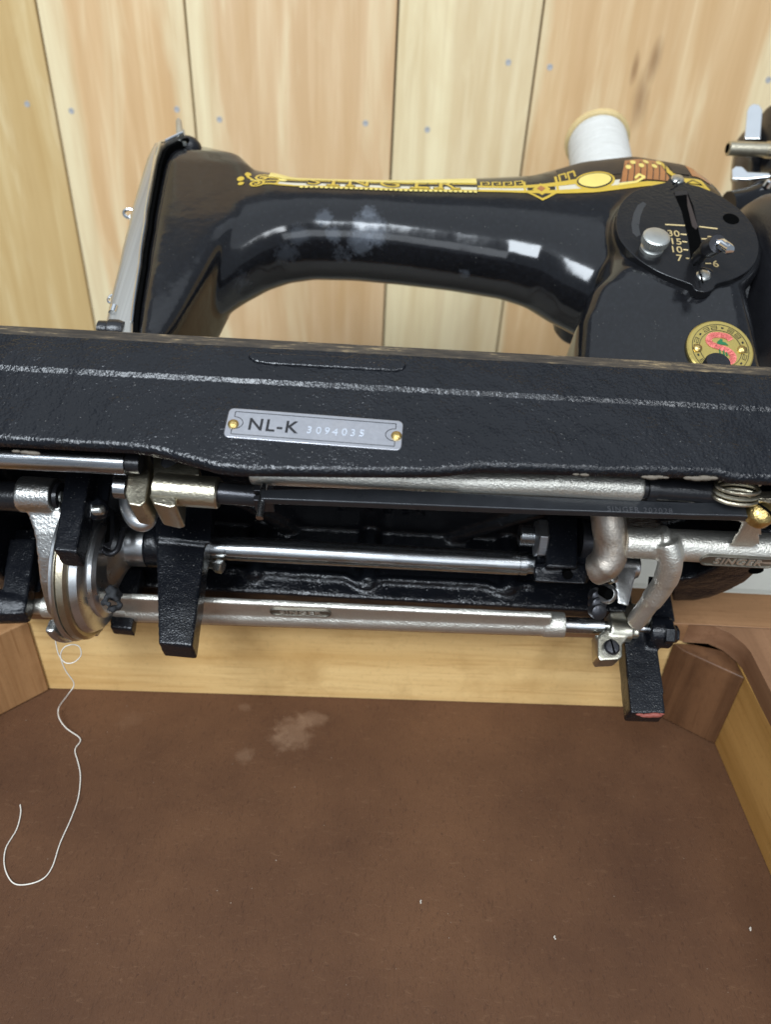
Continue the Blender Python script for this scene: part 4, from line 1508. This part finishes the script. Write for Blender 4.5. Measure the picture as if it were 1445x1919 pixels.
# dark rod, clevis and link bar
bm = bmesh.new()
k0, k1 = c1, P(484, 930, v=38)
cyl(bm, k0 - cax * 2, k1, 5.0, 5.0, 28)
for dz in (1, -1):
    a = P(476, 930 - 9 * dz, v=33)
    b = P(512, 931 - 9 * dz, v=33)
    hull(bm, [a + V(0, -3, -1.5), a + V(0, 7, -1.5), a + V(0, 7, 1.5), a + V(0, -3, 1.5)], [b + V(0, -3, -1.5), b + V(0, 7, -1.5), b + V(0, 7, 1.5), b + V(0, -3, 1.5)])
clev = obj('clevis_rod', bm, M_DARKSTEEL, mac, 0.5)
bm = bmesh.new()
q = P(491, 938, v=30)
cyl(bm, q + V(0, 0, 8), q + V(0, 0, -9), 1.7, 1.7, 14)
obj('clevis_pin', bm, M_STEEL, clev)
bm = bmesh.new()
LV = 27.0
bt = [(488, 917), (700, 915), (1000, 929), (1300, 941), (1445, 937), (1520, 938)]
bb_ = [(1520, 985), (1440, 972), (1390, 967), (1300, 965), (1000, 955), (700, 943), (488, 935)]
prism(bm, [P(x, y, v=LV) for x, y in bt + bb_], (0, 4.5, 0))
link = obj('link_bar', bm, simple('dark link steel', (0.030, 0.032, 0.036), 0.30, 0.4, 0.1, 1.0), mac, 0.7, 3)
q = P(1200, 956, v=LV)
obj('stamped_number', text_bm('SINGER 202028', 3.6, 0.08, q + V(0, -0.05, 0), P(1300, 958, v=LV) - P(1100, 951, v=LV), (0, 0, 1), 1.25), simple('bruised steel', (0.16, 0.16, 0.17), 0.3, 0.7), link)
bm = bmesh.new()
q = P(1426, 962, v=LV)
turned(bm, q, (0, -1, -.15), [(-3, 6.2), (0.8, 6.2), (2.6, 5.4), (4.0, 3.2), (4.4, 0.8)], 28)
bs = obj('brass_screw', bm, M_BRASS, link)
bm = bmesh.new()
n_ = V(.45, 0, .45)
prism(bm, [q + V(-3, -3.6, 3) - n_, q + V(3, -3.6, -3) - n_, q + V(3, -3.6, -3) + n_, q + V(-3, -3.6, 3) + n_], (0, -0.9, -.1))
obj('slot', bm, M_HOLE, bs)

# coil spring by the right of the link
bm = bmesh.new()
sc_ = P(1381, 923, v=21)
pts = []
for i in range(3 * 24 + 1):
    a = 2 * math.pi * i / 24
    pts.append(sc_ + V(9.6 * math.cos(a), 0, 0) - CAMD * 4.5 * math.sin(a) + PY * (4.2 - 2.5 * i / 24 + 1.5 * math.sin(a)))
pts += [pts[-1] + V(6, 0, 0), pts[-1] + V(30, 0, 1)]
sweep(bm, pts, 0.95, 8)
obj('coil_spring', bm, M_NICKEL2, mac)
px_prism('spring_lever', ((1388, 925), (1405, 919), (1450, 919), (1500, 922), (1500, 936), (1440, 937), (1400, 934)), 24, 3, M_NICKEL2)

# ---- black bearing block with lock nut (right of the shaft)
bm = bmesh.new()
hull(bm, [P(1020, 945, v=104), P(1084, 945, v=104), P(1084, 945, v=136), P(1020, 945, v=136)], [P(1024, 1064, v=101), P(1082, 1066, v=101), P(1082, 1066, v=130), P(1024, 1064, v=130)])
hull(bm, [P(1000, 1056, v=110), P(1100, 1058, v=110), P(1100, 1058, v=136), P(1000, 1056, v=136)], [P(1002, 1090, v=112), P(1098, 1094, v=112), P(1098, 1094, v=134), P(1002, 1090, v=134)])
cyl(bm, s1 + V(-1, 0, 0), s1 + sax * 30, 9.5, 9.5, 28)
blk = cast('bearing_block', bm, M_LEG, mac, 1.0, 6)
bm = bmesh.new()
turned(bm, P(1064, 1076, v=110), (0, -.63, -.77), [(-3, 2.7), (1.2, 2.7)], 18)
obj('oil_hole', bm, M_HOLE, blk)
bm = bmesh.new()
hx = P(1003, 1008, v=106)
turned(bm, hx, (1, 0, 0), [(0, 9.5), (.8, 11.4), (5, 11.4), (6, 9.8)], 6, 0.42)
obj('lock_nut', bm, steel('grey nut steel', (0.42, 0.43, 0.45), 0.4), blk, 0.4)
bm = bmesh.new()
turned(bm, P(973, 1003, v=110), (1, 0, 0), [(k * .75, 5.6 + .75 * (k % 2)) for k in range(14)], 26)
tp = obj('pivot_screw', bm, M_STEEL, blk, 0, sharp=15)
bm = bmesh.new()
turned(bm, P(1084, 1010, v=116), (1, 0, 0), [(0, 12), (6, 12), (6.4, 10), (11, 10)], 30)
obj('dark_collar', bm, M_DARKSTEEL, blk)

# ---- nickel fork, rocker tube and clamps (right)
bm = bmesh.new()
sweep(bm, spline([P(1138, 948, v=60), P(1142, 985, v=66), P(1146, 1015, v=72), P(1142, 1045, v=78), P(1128, 1062, v=82), P(1112, 1068, v=86)]), [9.0] * 24 + [8.4] * 6 + [6], 18, flat=0.95, up=(1, 0, 0))
cast('feed_fork', bm, nickel('browned nickel', (0.62, 0.55, 0.47), 0.34, 0.25, 0.8, 0.85), mac, 0.9, 4)
KW = -58.0
k0, k1 = P(1168, 1016, w=KW), P(1520, 1034, w=KW)
bm = bmesh.new()
cyl(bm, k0, k1, 7.8, 8.6, 36)
cyl(bm, P(1235, 1018, w=KW), P(1250, 1018, w=KW), 9.0, 9.0, 30)
bran = spline([P(1248, 1015, w=KW - 2), P(1257, 1050, v=70), P(1246, 1090, v=84), P(1218, 1130, v=100), P(1190, 1168, v=118)], 6)
sweep(bm, bran, [7.0] * 6 + [6.8] * 6 + [6.2] * 6 + [5.4] * 6 + [5.0], 16, flat=0.85, up=(1, 0, 0.2))
st0, st1 = P(1390, 1012, w=KW), P(1412, 966, v=34)
hull(bm, [st0 + V(-6, -3, -4), st0 + V(7, -3, -4), st0 + V(7, 3, -2), st0 + V(-6, 3, -2)], [st1 + V(-4, -1, -4), st1 + V(4, -1, -4), st1 + V(4, 4, -2), st1 + V(-4, 4, -2)])
hull(bm, [st1 + V(-12, -1, -2), st1 + V(5, -1, -3), st1 + V(5, 4, -1), st1 + V(-12, 4, -1)], [st1 + V(-12, -1, 2), st1 + V(5, -1, 3), st1 + V(5, 4, 4), st1 + V(-12, 4, 4)])
rock = cast('rocker_tube', bm, M_NICKEL, mac, 0.9, 3)
nn = (CAMD * .86 - PY * .51).normalized()
q = P(1378, 1024, w=KW)
q.y, q.z = k0.lerp(k1, (q.x - k0.x) / (k1.x - k0.x)).yz
plaque(q + nn * 8.2, 37, 7.8, k1 - k0, PY * .86 + CAMD * .51, 'SINGER', 6.6, rock, M_NICKEL, 0.7)
# steel crank between rocker and clamp
bm = bmesh.new()
hull(bm, [P(1148, 1050, v=112), P(1196, 1056, v=112), P(1196, 1056, v=126), P(1148, 1050, v=126)], [P(1158, 1130, v=116), P(1178, 1136, v=116), P(1178, 1136, v=126), P(1158, 1130, v=126)])
cyl(bm, P(1146, 1058, v=118), P(1196, 1062, v=118), 6.6, 6.6, 26)
cyl(bm, P(1135, 1112, v=112), P(1142, 1114, v=114), 5.5, 5.5, 22)
crank = cast('steel_crank', bm, nickel('greased steel', (0.66, 0.66, 0.65), 0.26, 0.15, 0.8, 0.5), mac, 0.7, 2)
bm = bmesh.new()
turned(bm, P(1149, 1084, v=110), (0.3, -1, -.2), [(-3, 2.6), (1.5, 2.6), (2.2, 1.8)], 16)
obj('pin', bm, M_SCREW, crank)
bm = bmesh.new()
turned(bm, P(1138, 1112, v=106), (0.35, -.7, -.7), [(-4, 3.0), (2.0, 3.0)], 16)
obj('bore', bm, M_HOLE, crank)
bm = bmesh.new()
for i in range(3):
    q = P(1124, 1120 + i * 14, v=118)
    turned(bm, q + V(0, 0, 0), (.2, -.7, -.6), [(-5, 4.4), (0, 4.4), (1, 3)], 16)
obj('dark_screws', bm, M_DARKSTEEL, crank)
# clamp with slotted screw
bm = bmesh.new()
prism(bm, [P(x, y, v=134) for x, y in ((1144, 1146), (1170, 1144), (1176, 1160), (1170, 1172), (1178, 1186), (1174, 1200), (1167, 1206), (1167, 1230), (1160, 1236), (1126, 1238), (1121, 1230), (1121, 1196), (1126, 1186), (1144, 1176))], (0, 12, 0))
prism(bm, [P(x, y, v=137) for x, y in ((1116, 1190), (1126, 1190), (1126, 1238), (1117, 1234))], (0, 8, 0))
cyl(bm, P(1140, 1180, v=138), P(1182, 1184, v=138), 6.4, 6.0, 24)
cyl(bm, P(1182, 1184, v=138), P(1196, 1185, v=138), 3.6, 3.6, 20)
cyl(bm, P(1180, 1150, v=134), P(1212, 1156, v=136), 6.0, 6.6, 24)
clampR = cast('feed_clamp', bm, nickel('yellowish nickel', (0.66, 0.63, 0.52), 0.26, 0.2, 0.6, 0.45), mac, 0.7, 2)
bm = bmesh.new()
q = P(1146, 1214, v=132.5)
turned(bm, q, (0, -1, -.1), [(-3, 4.4), (1.5, 4.4), (2.6, 3.4), (2.9, 1)], 22)
scr = obj('slotted_screw', bm, M_DARKSTEEL, clampR)
bm = bmesh.new()
n_ = V(.45, 0, 0)
prism(bm, [q + V(-.7, -2.75, 4) - n_, q + V(.7, -2.75, -4) - n_, q + V(.7, -2.75, -4) + n_, q + V(-.7, -2.75, 4) + n_], (0, -0.4, 0))
obj('slot', bm, M_HOLE, scr)

# lug E at the right, holding the rod end with a bolt
def exE(bm):
    hull(bm, [P(1216, 1080, v=146), P(1252, 1085, v=146), P(1252, 1085, v=160), P(1216, 1080, v=160)], [P(1208, 1185, v=140), P(1266, 1165, v=140), P(1266, 1165, v=154), P(1208, 1185, v=154)])
    cyl(bm, P(1212, 1182, v=140), P(1256, 1186, v=140), 9.0, 9.0, 26)


lugE = lug('support_lug', [(1170, 1180, dict(v=142)), (1230, 1184, dict(v=142))], [(1182, 1336, dict(v=142)), (1250, 1338, dict(v=142))], 15, M_LEG, exE)
bm = bmesh.new()
q = P(1245, 1187, v=136)
turned(bm, q + V(-1, 0, 0), (1, 0, 0), [(0, 7.0), (5, 7.0), (6.6, 5.2), (8.4, 5.0)], 6)
obj('bolt_nut', bm, M_LEG, lugE, 0.5)
bm = bmesh.new()
for (x, y, r) in ((1200, 1339, 1.6), (1216, 1341, 2.4), (1228, 1340, 2.8), (1208, 1342, 1.6), (1238, 1338, 1.6)):
    bmesh.ops.create_icosphere(bm, subdivisions=2, radius=r, matrix=Matrix.Translation(P(x, y, v=143.5)) @ Matrix.Diagonal((1.5, .7, .5, 1)))
obj('bare_tip', bm, simple('chipped red primer', (0.27, 0.07, 0.05), 0.6, 0, 0.3, 0.8), lugE)

# ------------------------------------------------------------------ spool on its pin
sa, sb = V(P(1129, 330, v=112).x, 112, 250), P(1119, 262, v=112)
spool = empty('thread_spool', label='white cotton thread spool with wooden ends standing on the machine arm', cat='thread spool')
spool.parent = None
mm = Matrix.Translation((MO + ROOM) * S) @ Matrix.Rotation(-TILT, 4, 'X')
axl = (sb - sa).normalized()
spool.matrix_world = mm @ Matrix.Translation(sa * S) @ axl.to_track_quat('Z', 'Y').to_matrix().to_4x4()
H = (sb - sa).length
RS = 24.5
k = N('white cotton thread')
v_ = k.coord((0.12, 0.12, 1), (0, 0, 0.3))
wn = k.noise(v_, U * 0.5, 4, 0.75)
k.set(Base_Color=k.mix(wn, (0.50, 0.49, 0.44), (0.84, 0.84, 0.81)), Roughness=0.8)
k.bump(wn, 1.4, 0.9)
bm = bmesh.new()
turned(bm, (0, 0, 0), (0, 0, 1), [(3, RS * .9), (6, RS + .2)] + [(6 + (H - 9) * i / 30, RS + 0.25 * (i % 2) - 1.2 * (i / 30)) for i in range(1, 30)] + [(H - 2, RS - 1.6)], 48)
obj('thread', bm, k.m, spool, 0, sharp=80)
WOODF = simple('pale spool wood', (0.66, 0.50, 0.24), 0.5)
for z in (-3, H - 3):
    bm = bmesh.new()
    turned(bm, (0, 0, z), (0, 0, 1), [(0, RS), (1, RS + 1.6), (4, RS + 1.4), (5.5, RS - 1.2)], 48)
    obj('flange', bm, WOODF, spool, 0, sharp=30)
bm = bmesh.new()
cyl(bm, (0, 0, -16), (0, 0, H + 8), 2.4, 2.0, 14)
pin = obj('spool_pin', bm, M_CHROME, None)
pin.matrix_world = spool.matrix_world.copy()
pinl = pin.matrix_world.copy()
pin.parent = mac
pin.matrix_parent_inverse = mm.inverted()
pin.matrix_basis = pinl

# ------------------------------------------------------------------ loose threads and lint
def thread(name, pts, r, mat, label):
    bm = bmesh.new()
    pts = spline(pts, 6)
    o0 = pts[0]
    sweep(bm, pts, r, 7)
    o = obj(name, bm, mat, None, 0, sharp=80)
    o.location = room_loc((0, 0, 0))
    tag(o, label, 'thread')
    return o


M_THREAD = simple('white thread', (0.74, 0.70, 0.62), 0.7, 0, 0.1, 1.5, 0.08)
hang = [(100, 1090, 296), (98, 1128, 294), (103, 1185, 292), (104, 1205, 292), (110, 1228, 292), (122, 1242, 291.5), (138, 1241, 291), (151, 1228, 290), (148, 1212, 290), (134, 1208, 290.5), (119, 1214, 291), (113, 1230, 292), (122, 1256, 293), (138, 1281, 294), (128, 1300, 295)]
pts = [G(x, y, y=d) for x, y, d in hang]
lay = [(110, 1325), (110, 1345), (124, 1365), (150, 1385), (140, 1405), (146, 1430), (150, 1455), (146, 1495), (132, 1535), (112, 1580), (97, 1625), (78, 1648), (45, 1658), (22, 1653), (8, 1625), (10, 1590), (30, 1555), (38, 1525), (37, 1508)]
for i, (x, y) in enumerate(lay):
    q = G(x, y, z=ZF + 0.6 + max(0, 6 - 2 * i))
    pts.append(q)
thread('sewing_thread', pts, 0.34, M_THREAD, 'loose white thread hanging from the hook and curling over the brown well floor')
q = mm @ (P(243, 402, v=66) * S)
q2 = mm @ (P(247, 470, v=66) * S)
q3 = mm @ (P(252, 640, v=64) * S)
bm = bmesh.new()
sweep(bm, [q / S, q2 / S, q3 / S], 0.4, 6)
o = obj('needle_thread', bm, M_THREAD)
tag(o, 'thin thread running down from the chrome take-up eye beside the faceplate', 'thread')

M_LINT = simple('lint', (0.52, 0.47, 0.40), 0.9, 0, 0.4, 1.2, 0.15)
for px, py, lab in ((788, 1690, 'pale crumb lying near the middle of the brown well floor'), (1407, 1741, 'pale crumb lying on the brown well floor by the right side board'), (1040, 1757, 'tiny speck of fluff on the lower brown well floor, right of the middle crumb')):
    q = G(px, py, z=ZF + .6)
    bm = bmesh.new()
    for i in range(4):
        bmesh.ops.create_icosphere(bm, subdivisions=2, radius=random.uniform(.35, .5), matrix=Matrix.Translation(V(random.uniform(-.3, .3), (i - 1.5) * .4, random.uniform(-.1, .2))))
    o = obj('crumb', bm, M_LINT)
    o.location = room_loc(q)
    tag(o, lab, 'crumb', 'crumbs on the well floor')
q = G(165, 1233, y=334.5)
bm = bmesh.new()
for i in range(5):
    bmesh.ops.create_icosphere(bm, subdivisions=2, radius=random.uniform(.5, .9), matrix=Matrix.Translation(V(random.uniform(-1, 1), 0, random.uniform(-1.2, 1.2))))
o = obj('lint', bm, M_LINT)
o.location = room_loc(q)
tag(o, 'tuft of white lint stuck to the yellow back board beside the looped thread', 'lint')
